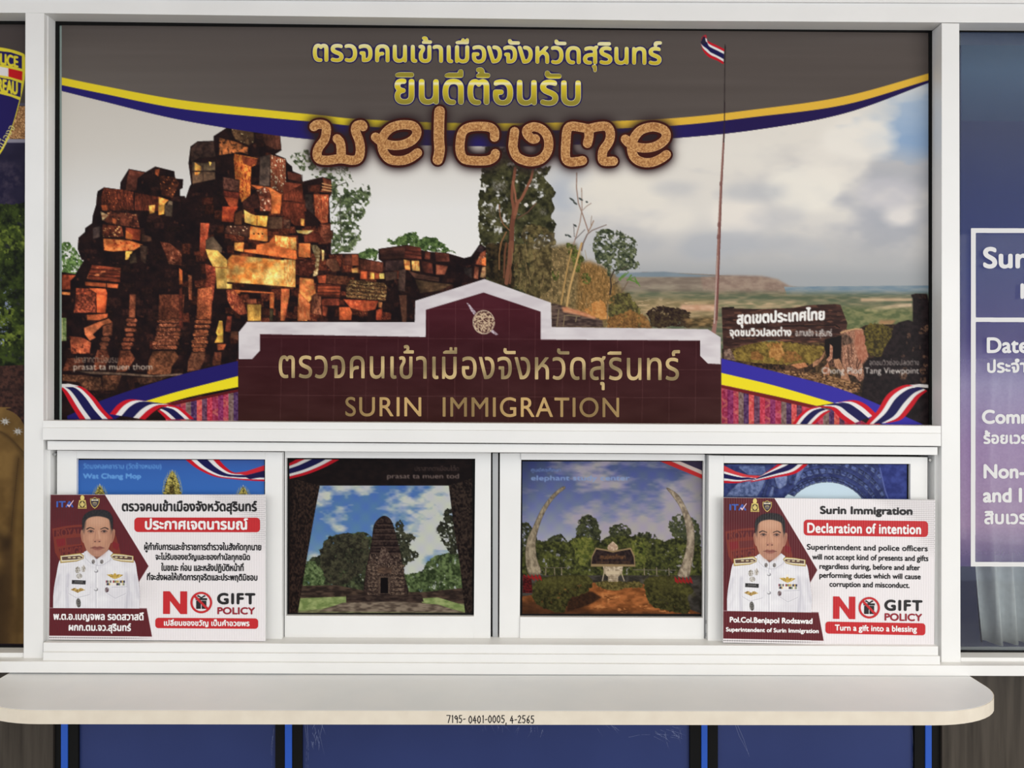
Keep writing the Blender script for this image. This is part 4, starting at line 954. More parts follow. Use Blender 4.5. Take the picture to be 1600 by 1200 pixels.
def welcome_strokes():
    q, r, t = crop(480, 150, 8), crop(660, 150, 7.273), crop(860, 150, 7.273)
    g = []
    g.append(catmull(q(85, 385, 120, 360, 190, 358, 235, 385, 240, 450, 215, 550, 150, 640, 125, 720, 150, 790, 260, 805, 420, 785, 560, 805, 640, 780, 665, 680, 650, 560, 605, 440, 620, 375, 680, 360, 700, 385)))
    g.append(catmull(q(375, 535, 412, 580, 425, 660, 425, 740)))
    g.append(catmull(q(855, 515, 910, 560, 1000, 605, 1120, 620, 1240, 595, 1335, 535, 1372, 450, 1320, 375, 1180, 362, 1050, 400, 960, 490, 935, 600, 960, 710, 1040, 795, 1180, 808, 1290, 775, 1380, 712)))
    g.append(catmull(r(196, 175, 190, 300, 188, 480, 195, 620, 175, 725)))
    g.append(catmull(r(820, 470, 815, 400, 745, 352, 560, 352, 465, 400, 432, 500, 430, 630, 470, 712, 560, 735, 730, 735, 810, 700, 830, 655)))
    g.append(catmull(r(1048, 405, 1035, 500, 1032, 600, 1085, 700, 1220, 748, 1350, 718, 1425, 620, 1430, 490, 1370, 390, 1270, 352, 1190, 385, 1195, 440, 1250, 490, 1285, 488)))
    g.append(catmull(t(365, 735, 310, 745, 215, 748, 172, 690, 178, 500, 192, 385, 240, 345, 350, 358, 435, 372, 540, 350, 640, 350, 680, 420, 665, 520, 600, 620, 590, 700, 610, 742, 715, 742)))
    g.append(catmull(t(433, 372, 438, 460, 420, 540)))
    g.append(catmull(t(850, 492, 900, 540, 1000, 585, 1120, 590, 1230, 555, 1310, 480, 1300, 400, 1220, 360, 1130, 356, 1020, 395, 945, 490, 922, 600, 955, 700, 1040, 752, 1150, 755, 1250, 715, 1318, 668)))
    return g

def welcome_strokes_grouped():
    g = welcome_strokes()
    return [[g[0], g[1]], [g[2]], [g[3]], [g[4]], [g[5]], [g[6], g[7]], [g[8]]]

# ------------------------------------------------------------------ pictures on the four sliding panes
def paint_wat(s=1.0):                                        # golden spires under a blue sky
    cv = Canvas(122, 718.5, 413, 962, s)
    q = crop(0, 680, 3.636); z = crop(70, 690, 8.889)
    cv.grad([(718, (58, 90, 160)), (735, (56, 100, 176)), (775, (60, 112, 190)), (850, (96, 150, 206)), (962, (150, 186, 214))])
    cv.ribbon(q(1050, 136, 1120, 190, 1220, 235, 1330, 250, 1420, 258, 1505, 262), q(1240, 136, 1280, 180, 1330, 212, 1400, 215, 1450, 205, 1505, 200))
    cv.fill(q(1330, 215, 1400, 205, 1505, 170, 1505, 200, 1400, 228), (200, 40, 52)); cv.fill(q(1380, 232, 1505, 200, 1505, 235, 1420, 250), (30, 26, 70))
    G1, G2 = (70, 66, 34), (206, 188, 96)
    for cx, top, wd, tall in ((979, 205, 52, 1), (567, 285, 38, 0), (1382, 292, 36, 0)):
        cv.line(q(cx, top - 8, cx, top + 24), .9, (206, 206, 190), 1.8)
        tiers = ((12, 16), (22, 26), (36, 34), (50, 40), (66, 46), (84, 48), (102, 52), (118, 54)) if tall else ((14, 14), (24, 24), (36, 32), (52, 38), (80, 44), (110, 48))
        for i, (dy, hw) in enumerate(tiers):
            y0 = top + dy
            cv.stone(q(cx - hw * .8, y0, cx, y0 - 16, cx + hw * .8, y0, cx + hw, y0 + 22, cx - hw, y0 + 22), G1, G2, 300 + i + int(cx), 1.8, oct=2)
            for sx in (-1, -.5, .5, 1): cv.line(q(cx + sx * hw, y0 + 6, cx + sx * hw * 1.04, y0 - 18), .9, (196, 184, 110), .3)
        cv.stone(q(cx - wd, top + 118, cx + wd, top + 118, cx + wd * 1.25, top + 600, cx - wd * 1.25, top + 600), G1, G2, 320, 2.2)
        if tall: cv.stone(ell(*q(cx - 4, top + 104)[0], 4, 7), (50, 44, 24), (120, 100, 50), 322, 1.5)
    ink_text(cv, 'วัดมงคลคชาราม (วัดช้างหมอบ)', (130, 723, 252, 735), (96, 150, 214), .35)
    ink_text(cv, 'Wat Chang Mop', (130, 740, 220, 750), (100, 156, 220), .6)
    return cv

def paint_prasat(s=1.0):                                     # ruined tower seen through a stone doorway
    cv = Canvas(452, 717.5, 738, 958, s)
    q = crop(420, 690, 3.635)
    h, w = cv.H, cv.W
    x, y = cv.xy()
    cl = fbm(h, w, 22, 4, 4, 1.8)
    t = np.clip((cl - .43) * 5 + np.interp(x, (480, 560, 640, 700), (-.75, -.1, .5, .9)) + np.interp(y, (760, 800, 860), (0, -.1, .1)), 0, 1)[..., None]
    sky = np.zeros((h, w, 3), np.float32)
    for c in range(3): sky[..., c] = np.interp(y, (758, 830, 880), [k[c] / 255 for k in ((84, 124, 190), (96, 140, 196), (130, 168, 200))])
    mo = (np.sin(x / 4.6) * np.sin(y / 5.2))[..., None] * np.array((.012, .02, -.028), np.float32)    # the fine weave of the film
    cv.img = sky * (1 - t) + C(216, 220, 214) * t + mo
    G1, G2 = (30, 32, 24), (90, 100, 66)
    cv.leaves([catmull(q(180, 830, 220, 680, 300, 640, 320, 560, 420, 525, 560, 520, 620, 600, 620, 850, 300, 860), True)], G1, G2, 401, 4, .93, 4, 5)
    cv.leaves([q(290, 620, 330, 560, 420, 525, 560, 530, 580, 700, 420, 820, 300, 800)], (34, 32, 26), (84, 82, 60), 402, 3, .8, 4, 5)
    cv.leaves([q(180, 700, 260, 680, 320, 760, 300, 830, 190, 830)], (50, 66, 36), (130, 150, 100), 403, 3, .85, 4, 4)
    cv.leaves([catmull(q(720, 460, 760, 450, 770, 520, 830, 540, 790, 600, 860, 640, 800, 680, 750, 720, 720, 600), True)], (34, 36, 28), (84, 86, 64), 404, 3, .72, 4, 4)
    cv.leaves([catmull(q(760, 760, 860, 740, 920, 670, 1000, 640, 1080, 640, 1110, 760, 1110, 860, 780, 860), True)], (40, 52, 28), (116, 136, 86), 405, 4, .92, 4, 5)
    cv.leaves([catmull(q(1010, 380, 1060, 420, 1070, 560, 1060, 640, 1000, 600, 960, 500, 990, 440), True)], (30, 30, 24), (70, 74, 54), 406, 3, .8, 4, 4)
    cv.stone(q(100, 860, 1180, 860, 1180, 990, 100, 990), (96, 92, 66), (140, 140, 100), 399, 4, 3)
    cv.stone(q(160, 820, 380, 815, 560, 850, 880, 855, 1110, 830, 1130, 920, 160, 920), (44, 34, 30), (88, 70, 58), 407, 3, 3)
    cv.stone(q(160, 890, 440, 880, 440, 915, 300, 950, 150, 965), (120, 140, 80), (170, 184, 120), 408, 4, 2); cv.stone(q(870, 890, 960, 885, 1110, 930, 1120, 970, 1000, 940, 870, 915), (120, 140, 80), (170, 184, 120), 409, 4, 2)
    cv.stone(q(280, 965, 420, 915, 700, 905, 960, 925, 1100, 970), (90, 76, 66), (150, 134, 116), 410, 3, 3)
    T = (34, 24, 24); U = (92, 74, 64)
    cv.stone(catmull(q(560, 880, 548, 760, 570, 640, 585, 560, 595, 480, 620, 440, 655, 421, 690, 440, 712, 490, 730, 560, 750, 640, 770, 760, 780, 880), True, 6), T, (70, 54, 48), 411, 2.4, edge=.3)
    for yy, a, b in ((465, 615, 705), (490, 598, 718), (520, 592, 728), (555, 586, 738), (590, 580, 744), (625, 575, 750)):
        cv.line(q(a, yy, b, yy), 1.2, (22, 14, 16)); cv.line(q(a + 4, yy + 10, b - 4, yy + 10), 1.2, (96, 76, 68), alpha=.7)
    cv.stone(q(575, 640, 750, 640, 755, 720, 770, 760, 560, 760, 565, 700), T, U, 412, 2.2, hi=(130, 110, 96), hi_t=.66)
    cv.stone(q(615, 690, 640, 600, 665, 600, 710, 690), (60, 44, 40), (120, 100, 88), 413, 2)
    for a, b in ((560, 620), (690, 770)):
        for yy in range(700, 880, 22): cv.stone(q(a, yy, b, yy, b, yy + 17, a, yy + 17), (50, 38, 34), (130, 108, 92), 414 + yy + a, 2)
    cv.stone(q(615, 715, 700, 715, 695, 750, 620, 750), (110, 86, 70), (76, 58, 50), 415, 2, 3); cv.stone(q(622, 765, 690, 765, 690, 865, 622, 865), (110, 90, 76), (80, 64, 56), 416, 2)
    cv.fill(q(635, 772, 677, 772, 678, 862, 634, 862), (14, 10, 12))
    cv.stone(q(440, 870, 870, 870, 880, 910, 440, 910), (40, 30, 28), (76, 60, 52), 417, 2.4, 3)
    D_ = (20, 13, 13)
    cv.stone(q(100, 90, 1180, 90, 1180, 258, 1022, 250, 290, 250, 100, 260), (20, 13, 14), (30, 20, 19), 418, 5, 2)
    cv.stone(q(100, 200, 290, 250, 262, 400, 220, 640, 190, 820, 165, 975, 100, 975), D_, (64, 46, 38), 419, 3, .6, oct=4)
    cv.stone(q(1022, 250, 1180, 200, 1180, 975, 1115, 975, 1085, 700, 1050, 480), D_, (66, 52, 44), 420, 3, .8, oct=4)
    cv.fill(q(100, 90, 150, 90, 120, 640, 100, 975), (16, 10, 11), .6, 2)
    cv.ribbon(q(400, 102, 320, 145, 220, 185, 118, 212), q(170, 98, 150, 105, 140, 112, 112, 125))
    cv.img *= .86
    ink_text(cv, 'ปราสาทตาเมือนโต๊ด', (648, 727, 717, 736), (70, 56, 52), .2)
    ink_text(cv, 'prasat ta muen tod', (605, 740, 717, 750), (96, 82, 78), .35)
    return cv

def paint_elephant(s=1.0):                                   # two giant tusks in front of a park
    cv = Canvas(816, 721, 1097, 959, s)
    q = crop(770, 690, 3.635)
    h, w = cv.H, cv.W
    x, y = cv.xy()
    cl = fbm(h, w, 18, 7, 4, 2.6); c2 = fbm(h, w, 60, 9, 2)
    sk = np.zeros((h, w, 3), np.float32)
    for c in range(3): sk[..., c] = np.interp(y, (721, 790, 850), [k[c] / 255 for k in ((72, 88, 148), (110, 126, 176), (168, 176, 200))])
    t = np.clip((cl - .45) * 3.2 + (c2 - .5) * 1.6 + np.interp(x, (816, 900, 980, 1097), (-.7, 0, .35, .15)) + np.interp(y, (730, 840), (-.1, .35)), 0, .85)[..., None]
    vg = 1 - .35 * np.clip((np.hypot((x - 955) / 160, (y - 835) / 150) - .8) / .6, 0, 1)[..., None]      # the photograph printed here darkens to its corners
    mo = (np.sin(x / 4.6) * np.sin(y / 5.2))[..., None] * np.array((.012, .02, -.028), np.float32)
    cv.img = (sk * (1 - t) + C(178, 176, 190) * t + mo) * vg
    G1, G2 = (34, 38, 22), (96, 104, 52)
    for i, p in enumerate(((470, 540, 500, 440, 550, 410, 600, 480, 610, 560, 560, 640, 480, 640), (660, 560, 670, 490, 740, 465, 790, 520, 800, 640, 660, 640), (290, 640, 300, 570, 380, 525, 420, 560, 440, 620), (840, 640, 860, 540, 890, 515, 940, 560, 960, 640),
                           (1000, 470, 1040, 415, 1110, 420, 1160, 460, 1180, 560, 1160, 640, 1040, 560), (160, 480, 210, 470, 240, 540, 290, 580, 280, 660, 160, 660), (620, 600, 650, 540, 690, 560, 700, 640), (780, 600, 820, 520, 870, 540, 860, 640))):
        cv.leaves([catmull(q(*p), True)], (36, 40, 30) if i != 4 else (50, 58, 46), (84, 92, 60), 430 + i, 3.2, .82, 4, 4)
    cv.leaves([q(160, 640, 260, 570, 420, 570, 470, 540, 620, 560, 700, 540, 860, 540, 980, 570, 1060, 540, 1180, 600, 1190, 790, 160, 790)], G1, G2, 440, 3.4, .95, 4, 5)
    cv.leaves([q(790, 560, 860, 540, 870, 700, 800, 700), q(440, 560, 560, 540, 580, 640, 500, 720)], (70, 84, 34), (136, 142, 70), 441, 3, .7, 4, 4, alpha=.8)
    for a in ((300, 720, 300, 760), (350, 720, 352, 765), (390, 715, 392, 760), (860, 720, 862, 770), (930, 715, 932, 770), (1000, 720, 1002, 765)): cv.line(q(*a), 1.2, (150, 140, 124))
    cv.line(q(800, 728, 1040, 730), 1, (120, 116, 110)); cv.line(q(290, 716, 420, 716), .8, (110, 104, 96))
    cv.stone(q(150, 760, 1200, 760, 1200, 1000, 150, 1000), (44, 42, 38), (78, 76, 74), 439, 5, 2)
    cv.stone(q(160, 880, 230, 870, 560, 800, 860, 810, 900, 900, 1110, 950, 1190, 980, 1190, 1000, 160, 1000), (110, 66, 34), (176, 110, 62), 442, 6, 2, hi=(196, 132, 80), hi_t=.68)
    cv.stone(q(160, 900, 600, 960, 1190, 990, 1190, 1000, 160, 1000), (50, 32, 22), (80, 50, 32), 443, 4, 3, alpha=.8, feather=3)
    cv.stone(q(430, 870, 560, 850, 620, 885, 540, 930, 420, 970), (40, 26, 18), (60, 38, 24), 444, 3, feather=1)
    cv.leaves([q(570, 800, 640, 790, 860, 800, 840, 830, 760, 830, 700, 845, 620, 830)], (60, 56, 30), (120, 112, 64), 445, 2.6, .85, 3, 3)
    for i, p in enumerate(((230, 840, 250, 790, 330, 765, 480, 760, 550, 775, 560, 830, 500, 870, 440, 890, 400, 970, 300, 950, 230, 900), (860, 800, 900, 770, 1000, 765, 1080, 790, 1140, 850, 1110, 880, 1110, 970, 950, 950, 880, 900))):
        cv.leaves([catmull(q(*p), True)], (36, 36, 18), (82, 82, 42), 446 + i, 2.6, .97, 3, 4)
        cv.stone(catmull(q(*(p[:8] + (p[8], p[9] + 30))), True), (84, 86, 40), (116, 116, 62), 448 + i, 2, alpha=.35, feather=2)
    # tusks
    for L, c0, c1, sd in (((410, 255, 385, 262, 330, 310, 275, 385, 230, 480, 195, 560, 185, 650, 205, 755, 275, 745, 250, 660, 245, 560, 275, 450, 320, 360, 370, 300, 408, 270), (110, 102, 88), (170, 162, 142), 450),
                         ((985, 265, 1010, 270, 1060, 310, 1105, 390, 1140, 480, 1145, 600, 1130, 700, 1110, 770, 1050, 760, 1075, 690, 1100, 590, 1095, 480, 1065, 380, 1020, 310), (120, 110, 98), (186, 178, 160), 451)):
        P_ = catmull(q(*L), True, 6)
        cv.stone(P_, c0, c1, sd, 5, .6, edge=.3)
    cv.line(q(240, 480, 210, 600, 225, 740), 3, (196, 188, 166), 4, alpha=.5, feather=1.5); cv.line(q(1110, 430, 1125, 560, 1090, 740), 4, (196, 188, 170), 5, alpha=.5, feather=1.5)
    for k, cx in enumerate((225, 1082)):
        for j in range(5): cv.fill(q(cx - 48 + j * 20, 775 + k * 20, cx - 50 + j * 22, 752 + k * 12, cx - 30 + j * 20, 770 + k * 18, cx - 26 + j * 20, 792 + k * 16), (150, 34, 36))
    cv.stone(q(170, 760, 220, 780, 225, 860, 170, 860), (50, 16, 18), (110, 30, 32), 453, 2)
    # carved stone urn with an open-book sign
    cv.stone(q(625, 700, 740, 700, 735, 745, 712, 768, 712, 795, 655, 795, 655, 768, 630, 745), (150, 138, 118), (216, 206, 186), 454, 2.5)
    cv.line(q(632, 745, 622, 790), 1.4, (190, 180, 160)); cv.line(q(730, 745, 746, 790), 1.4, (190, 180, 160)); cv.fill(q(640, 735, 725, 735, 715, 755, 652, 755), (206, 196, 172)); [cv.line(q(655, yy, 712, yy), .8, (130, 120, 102)) for yy in (768, 778, 788)]
    cv.stone(q(650, 605, 655, 590, 682, 566, 708, 590, 712, 605, 700, 625, 662, 625), (170, 146, 128), (216, 200, 180), 455, 2)
    bk = q(556, 710, 562, 650, 585, 602, 640, 612, 682, 620, 730, 612, 785, 602, 806, 650, 810, 710)
    cv.fill(bk, (150, 132, 100)); cv.stone(q(560, 695, 566, 655, 588, 612, 640, 620, 682, 630, 730, 620, 780, 612, 800, 655, 804, 698), (34, 26, 28), (54, 42, 42), 456, 3)
    ink_text(cv, 'ศูนย์คชศึกษา', (938, 866, 977, 876), (130, 92, 60), .3); ink_text(cv, 'ELEPHANT STUDY CENTER', (932, 877, 985, 881), (110, 80, 54), .15)
    cv.img *= np.where(np.ones_like(vg) > 0, .55 + .45 * np.clip(vg, 0, 1), 1)
    cv.fill(q(945, 110, 1010, 110, 1190, 185, 1190, 212), (190, 46, 50)); cv.fill(q(1010, 110, 1060, 110, 1190, 165, 1190, 188), (206, 196, 196)); cv.fill(q(1060, 110, 1190, 110, 1190, 165), (52, 44, 72))
    cv.img *= np.array((.92, .88, .84), np.float32)
    ink_text(cv, 'ศูนย์คชศึกษา', (830, 731, 876, 739), (104, 128, 178), .25)
    ink_text(cv, 'elephant study center', (830, 743, 984, 753), (126, 150, 196), .4, alpha=.8)
    return cv

def paint_arch(s=1.0):                                       # blue scaled arch, a curled trunk, pale sky
    cv = Canvas(1131, 725.5, 1417.5, 964, s)
    q = crop(1100, 690, 3.6375); z = crop(1120, 690, 8)
    cv.grad([(725, (190, 214, 232)), (770, (204, 224, 236)), (830, (206, 222, 230)), (964, (206, 214, 214))])
    B0, B1 = (38, 46, 92), (84, 98, 150)
    arch = np.vstack([q(110, 120, 1160, 120, 1160, 1000, 930, 1000, 925, 340), catmull(q(910, 318, 850, 260, 780, 220, 700, 203, 640, 205, 560, 235, 500, 280, 460, 315)), q(440, 1000, 110, 1000)])
    cv.stone(arch, B0, (64, 76, 130), 470, 8, 1)
    rs = random.Random(3)
    for ring in range(5):
        for k in range(26):
            a = math.pi * (1.02 - k / 25 * 1.04)
            rr = 235 + ring * 48
            cx, cy = 690 + (rr + 20) * math.cos(a) * 1.05, 440 - rr * math.sin(a) * 1.02
            if cy > 330 or cx < 480 + ring * 14: continue
            dx, dy = -26 * math.cos(a), 26 * math.sin(a)
            px_, py_ = 14 * math.sin(a), 14 * math.cos(a)
            p = q(cx - px_ * 1.5, cy - py_ * 1.5, cx + px_ * 1.5, cy + py_ * 1.5, cx + px_ + dx * 1.2 + 10, cy + py_ + dy * 1.2, cx - px_ + dx * 1.2 + 10, cy - py_ + dy * 1.2)
            f = rs.uniform(.8, 1.1)
            cv.stone(p, tuple(int(c * f) for c in (46, 56, 104)), tuple(int(c * f) for c in (92, 108, 160)), 500 + ring * 30 + k, 2.5, edge=.5)
            cv.line(q(cx - px_ + dx + 8, cy - py_ + dy, cx + px_ + dx + 8, cy + py_ + dy), .8, (140, 152, 190), alpha=.5)
    for p, c0, c1 in ((z(100, 690, 260, 520, 420, 480, 620, 460, 560, 600, 500, 690), (66, 80, 120), (116, 130, 172)), (z(640, 690, 690, 560, 720, 560, 700, 690), (120, 132, 176), (90, 104, 150)), (z(710, 440, 890, 420, 870, 540, 790, 600, 740, 560), (90, 104, 150), (132, 144, 186)),
                      (z(640, 450, 720, 440, 760, 590, 700, 560, 640, 560), (40, 48, 92), (66, 78, 124)), (z(960, 540, 1010, 350, 1110, 300, 1040, 460, 980, 550), (84, 100, 150), (120, 134, 180)), (z(880, 430, 960, 390, 940, 540, 900, 540), (44, 52, 96), (66, 80, 128)),
                      (z(270, 300, 600, 300, 620, 420, 400, 420, 280, 340), (70, 84, 130), (104, 120, 166)), (z(560, 690, 620, 500, 640, 560, 600, 690), (50, 60, 104), (70, 82, 128))):
        cv.stone(p, c0, c1, int(p[0, 0] * 7), 4, edge=.35)
    cv.stone(q(990, 130, 1160, 130, 1160, 1000, 1060, 1000, 1030, 280), (38, 48, 110), (58, 70, 140), 480, 8); cv.line(q(1000, 150, 1030, 280, 1050, 330), 2, (86, 98, 160))
    cv.line(q(490, 290, 560, 245, 640, 212, 710, 208, 790, 232, 860, 275, 915, 325), 1.6, (36, 42, 76))
    cv.ribbon(q(112, 155, 200, 185, 260, 195, 310, 208), q(112, 235, 190, 235, 240, 226, 290, 222))
    cv.fill(q(112, 135, 180, 170, 250, 190, 330, 195, 300, 208, 220, 200, 112, 165), (206, 60, 66))
    cv.ribbon(q(330, 190, 390, 150, 430, 120, 440, 118), q(260, 232, 400, 205, 520, 180, 600, 120))
    return cv

# ------------------------------------------------------------------ the two notices on corrugated board, in their own units (336 x 230)
CW, CH = 336.0, 230.0
def paint_card(tip=154.0, s=0.7):
    cv = Canvas(0, 0, CW, CH, s, (236, 231, 233))
    for i in range(52):                                      # dot screen at the right-hand edge and under the text
        for j in range(40):
            x = 214 + i * 2.35; y = 1 + j * 3.0
            a = np.clip((x - (300 - max(0, 40 - y) * 1.9)) / 30, 0, 1) * np.clip((95 - y) / 30, 0, 1)
            if a > .05 and x < CW - 1: cv.fill(ell(x + (j % 2) * 1.2, y, .75 * a ** .5, .75 * a ** .5, n=8), (70, 66, 68), .55)
    for i in range(26):
        for j in range(26):
            x = 138 + i * 2.3; y = 122 + j * 2.3
            a = np.clip(1 - (x - (140 + max(0, 14 - j) * .4)) / 34, 0, 1) * np.clip(1 - abs(y - 150) / 34, 0, 1)
            if a > .06: cv.fill(ell(x + (j % 2) * 1.1, y, .62 * a ** .5, .62 * a ** .5, n=8), (84, 80, 82), .5)
    mar = [(0, 0), (85 + (tip - 154) * .9, 0), (tip, 113), (139 + (tip - 154) * .8, 138), (120, 170), (110, 224), (0, 224)]
    cv.stone(mar, (84, 14, 24), (92, 18, 28), 600, 30)
    # big shoulder patch ghosted into the maroon
    o, d = (122, 44, 30), (92, 20, 26)
    cv.fill(np.vstack([catmull([(3, 54), (30, 49), (60, 48), (100, 56)]), [(110, 90), (106, 110)], [(20, 112), (8, 92)]]), o)
    cv.fill(np.vstack([catmull([(6, 57), (30, 52.5), (60, 51.5), (98, 59)]), [(100, 69)], catmull([(100, 69), (60, 62), (30, 63), (6, 67)])]), (84, 16, 24))
    ink_text(cv, 'ROYAL THAI', (10, 54, 78, 66), (120, 46, 34), .3)
    cv.fill([(9, 71), (23, 69), (24, 80), (12, 83)], (124, 22, 30)); cv.fill([(25, 69), (48, 67), (48, 78), (26, 80)], (100, 34, 34)); cv.fill([(98, 74), (108, 78), (106, 88), (98, 84)], (124, 22, 30))
    cv.fill([(14, 86), (50, 80), (50, 92), (17, 100)], (84, 16, 24)); ink_text(cv, 'IMMIGRATION', (16, 82, 82, 96), (120, 46, 34), .3, slope=-.08)
    cv.fill([(0, 180), (151.5, 180), (160, 224.5), (0, 224)], (92, 18, 28)); cv.line([(0, 180), (151.5, 180)], 1.1, (150, 120, 124))
    for i in range(62): cv.fill(ell(1.5 + i * 2.7, 227.2, .95, 1.0, n=8), (40, 34, 36), .9 if i < 40 else max(0, .9 - (i - 40) * .045))
    return cv

def paint_portrait(s=0.55):
    """the uniformed person printed on the notice: head and shoulders, white dress uniform (returns picture and outline mask)"""
    cv = Canvas(4, 18, 146, 181, s, (92, 18, 28))
    al = np.zeros((cv.H, cv.W), np.float32)
    def body(p):
        m, sl = cv.mask([p]); al[sl] = np.maximum(al[sl], m)
    q = crop(0, 0, 1); f = lambda *a: (np.array(a, float).reshape(-1, 2) - (287, 338)) / 3.636
    tor = np.vstack([catmull(f(308, 995, 310, 900, 325, 800, 345, 715, 400, 690, 470, 675, 500, 660)), catmull(f(590, 655, 640, 675, 700, 690, 765, 715, 785, 800, 800, 900, 798, 995))])
    body(tor)
    cv.stone(tor, (222, 220, 226), (234, 233, 237), 610, 16)
    # cloth folds of the printed uniform
    for p, w, c in ((f(392, 800, 385, 900, 392, 990), 4, (190, 188, 200)), (f(720, 790, 735, 880, 722, 990), 4, (186, 184, 196)), (f(312, 900, 330, 850, 345, 800), 3, (200, 198, 208)), (f(795, 930, 780, 880, 770, 800), 3, (196, 194, 204)),
                    (f(470, 700, 500, 740, 545, 760), 2, (206, 204, 214)), (f(650, 700, 610, 735, 560, 760), 2, (202, 200, 210)), (f(330, 960, 350, 900), 3, (206, 204, 212)), (f(755, 980, 745, 900), 3, (200, 198, 208))):
        cv.line(p, w, c, alpha=.7, feather=1.6)
    cv.line(f(550, 720, 552, 990), .9, (186, 184, 194)); cv.line(f(556, 720, 558, 990), 1.5, (244, 243, 246))
    neck = f(488, 640, 620, 640, 628, 690, 565, 712, 500, 690)
    body(neck); cv.fill(neck, (140, 96, 78)); cv.fill(f(500, 655, 615, 655, 600, 690, 560, 706, 515, 690), (116, 76, 64), .8, 1.5)
    for p in (f(480, 668, 505, 655, 552, 712, 556, 745, 520, 735, 490, 705), f(622, 655, 645, 672, 630, 715, 590, 742, 556, 748, 552, 712)):
        body(p); cv.fill(p, (226, 225, 230)); cv.line(np.vstack([p, p[:1]]), .6, (176, 174, 186))
    # head
    head = catmull(f(472, 540, 474, 480, 495, 445, 545, 432, 600, 438, 636, 475, 640, 540, 634, 610, 610, 662, 575, 690, 552, 694, 525, 686, 492, 650, 476, 600), True)
    ears = [catmull(f(474, 545, 462, 545, 462, 580, 472, 612, 484, 610), True), catmull(f(638, 545, 656, 540, 655, 575, 642, 612, 630, 610), True)]
    for e in ears: body(e); cv.fill(e, (172, 120, 96)); cv.fill(e * .6 + e.mean(0) * .4, (150, 98, 80), .6, .5)
    body(head); cv.fill(head, (192, 142, 114))
    cv.fill(f(476, 560, 500, 560, 500, 660, 520, 690, 490, 650), (160, 110, 90), .55, 3); cv.fill(f(640, 540, 618, 550, 612, 640, 580, 690, 610, 662, 636, 600), (150, 102, 84), .6, 3)
    cv.fill(f(500, 640, 610, 640, 590, 690, 552, 697, 520, 688), (164, 116, 100), .6, 2.5); cv.fill(ell(*f(556, 490)[0], 15, 8), (208, 162, 134), .7, 3.5); cv.fill(ell(*f(515, 588)[0], 6, 5), (204, 152, 124), .55, 2); cv.fill(ell(*f(597, 588)[0], 6, 5), (202, 150, 122), .5, 2)
    hair = np.vstack([catmull(f(470, 545, 468, 488, 480, 455, 512, 432, 560, 423, 610, 430, 638, 458, 645, 500, 642, 548)), catmull(f(632, 530, 626, 495, 612, 474, 560, 462, 510, 470, 488, 492, 480, 530))])
    body(hair); cv.stone(hair, (22, 20, 24), (40, 36, 38), 611, 1.6, feather=.5); cv.fill(f(472, 545, 480, 500, 492, 490, 486, 540, 480, 570), (60, 46, 44), .6, .9); cv.fill(f(640, 548, 634, 500, 624, 490, 630, 540, 634, 570), (60, 46, 44), .6, .9)
    for sx, cx in ((1, 518), (-1, 594)):                     # brows, eyes
        cv.line(catmull(f(cx - 22 * sx, 536, cx - 4 * sx, 528, cx + 20 * sx, 536)), 2.0, (40, 28, 28), 1.2)
        cv.fill(ell(*f(cx, 549)[0], 5.6, 2.6), (150, 104, 88), .7, .8)
        cv.fill(ell(*f(cx, 550)[0], 3.1, 1.1), (150, 122, 110)); cv.fill(ell(*f(cx + 1, 550)[0], 2.0, 1.4), (34, 22, 22)); cv.line(catmull(f(cx - 17, 550, cx, 542, cx + 17, 550)), .75, (40, 26, 26)); cv.fill(ell(*f(cx + 3, 548)[0], .3, .3), (220, 215, 210))
        cv.line(catmull(f(cx - 14, 558, cx, 562, cx + 14, 558)), .7, (150, 104, 88), alpha=.7, feather=.3)
    cv.line(f(548, 545, 540, 590, 532, 604), 1.2, (168, 118, 98), alpha=.8, feather=.6); cv.line(f(562, 545, 570, 590), 1.4, (224, 178, 152), alpha=.7, feather=.8)
    cv.fill(ell(*f(555, 605)[0], 6, 2.6), (176, 122, 102), .8, .8); [cv.fill(ell(*f(c, 608)[0], 1.5, .8), (84, 48, 42)) for c in (543, 568)]
    cv.fill(np.vstack([catmull(f(520, 644, 540, 634, 555, 638, 572, 634, 594, 644)), catmull(f(594, 644, 570, 656, 545, 656, 520, 644))]), (150, 92, 80)); cv.line(catmull(f(518, 645, 540, 643, 556, 645, 574, 643, 596, 645)), .8, (96, 48, 46))
    cv.line(f(530, 622, 536, 612), .6, (170, 120, 100)); cv.fill(ell(*f(556, 672)[0], 6, 2), (196, 146, 124), .6, 1.2); cv.line(f(505, 600, 512, 635), .9, (176, 126, 106), alpha=.6, feather=.5); cv.line(f(606, 600, 600, 635), .9, (168, 118, 100), alpha=.6, feather=.5)
    # shoulder boards
    for p, sgn in ((f(345, 690, 460, 674, 480, 690, 478, 706, 440, 722, 348, 732), -1), (f(632, 690, 645, 676, 700, 680, 762, 690, 762, 728, 690, 722, 650, 712), 1)):
        body(p); cv.fill(p, (190, 164, 96)); c = p.mean(0); cv.fill((p - c) * (.93, .74) + c, (234, 226, 200)); cv.fill((p - c) * (.88, .48) + c, (92, 66, 56))
        for k in (-1, 0, 1): cv.fill(ell(c[0] + k * 7.5, c[1] - .4, 2.6, 1.2), (206, 190, 150))
        cv.line(np.vstack([p, p[:1]]), .6, (140, 112, 56))
    # collar badges, buttons, medals, pockets
    for cx in (534, 582): cv.stone(ell(*f(cx, 724)[0], 2.6, 3.4), (60, 56, 60), (150, 144, 140), 612, 1.2)
    for yy in (778, 884): cv.fill(ell(*f(551, yy)[0], 3.2, 2.6), (150, 148, 154)); cv.fill(ell(*f(548, yy - 3)[0], 2.2, 1.7), (226, 226, 230))
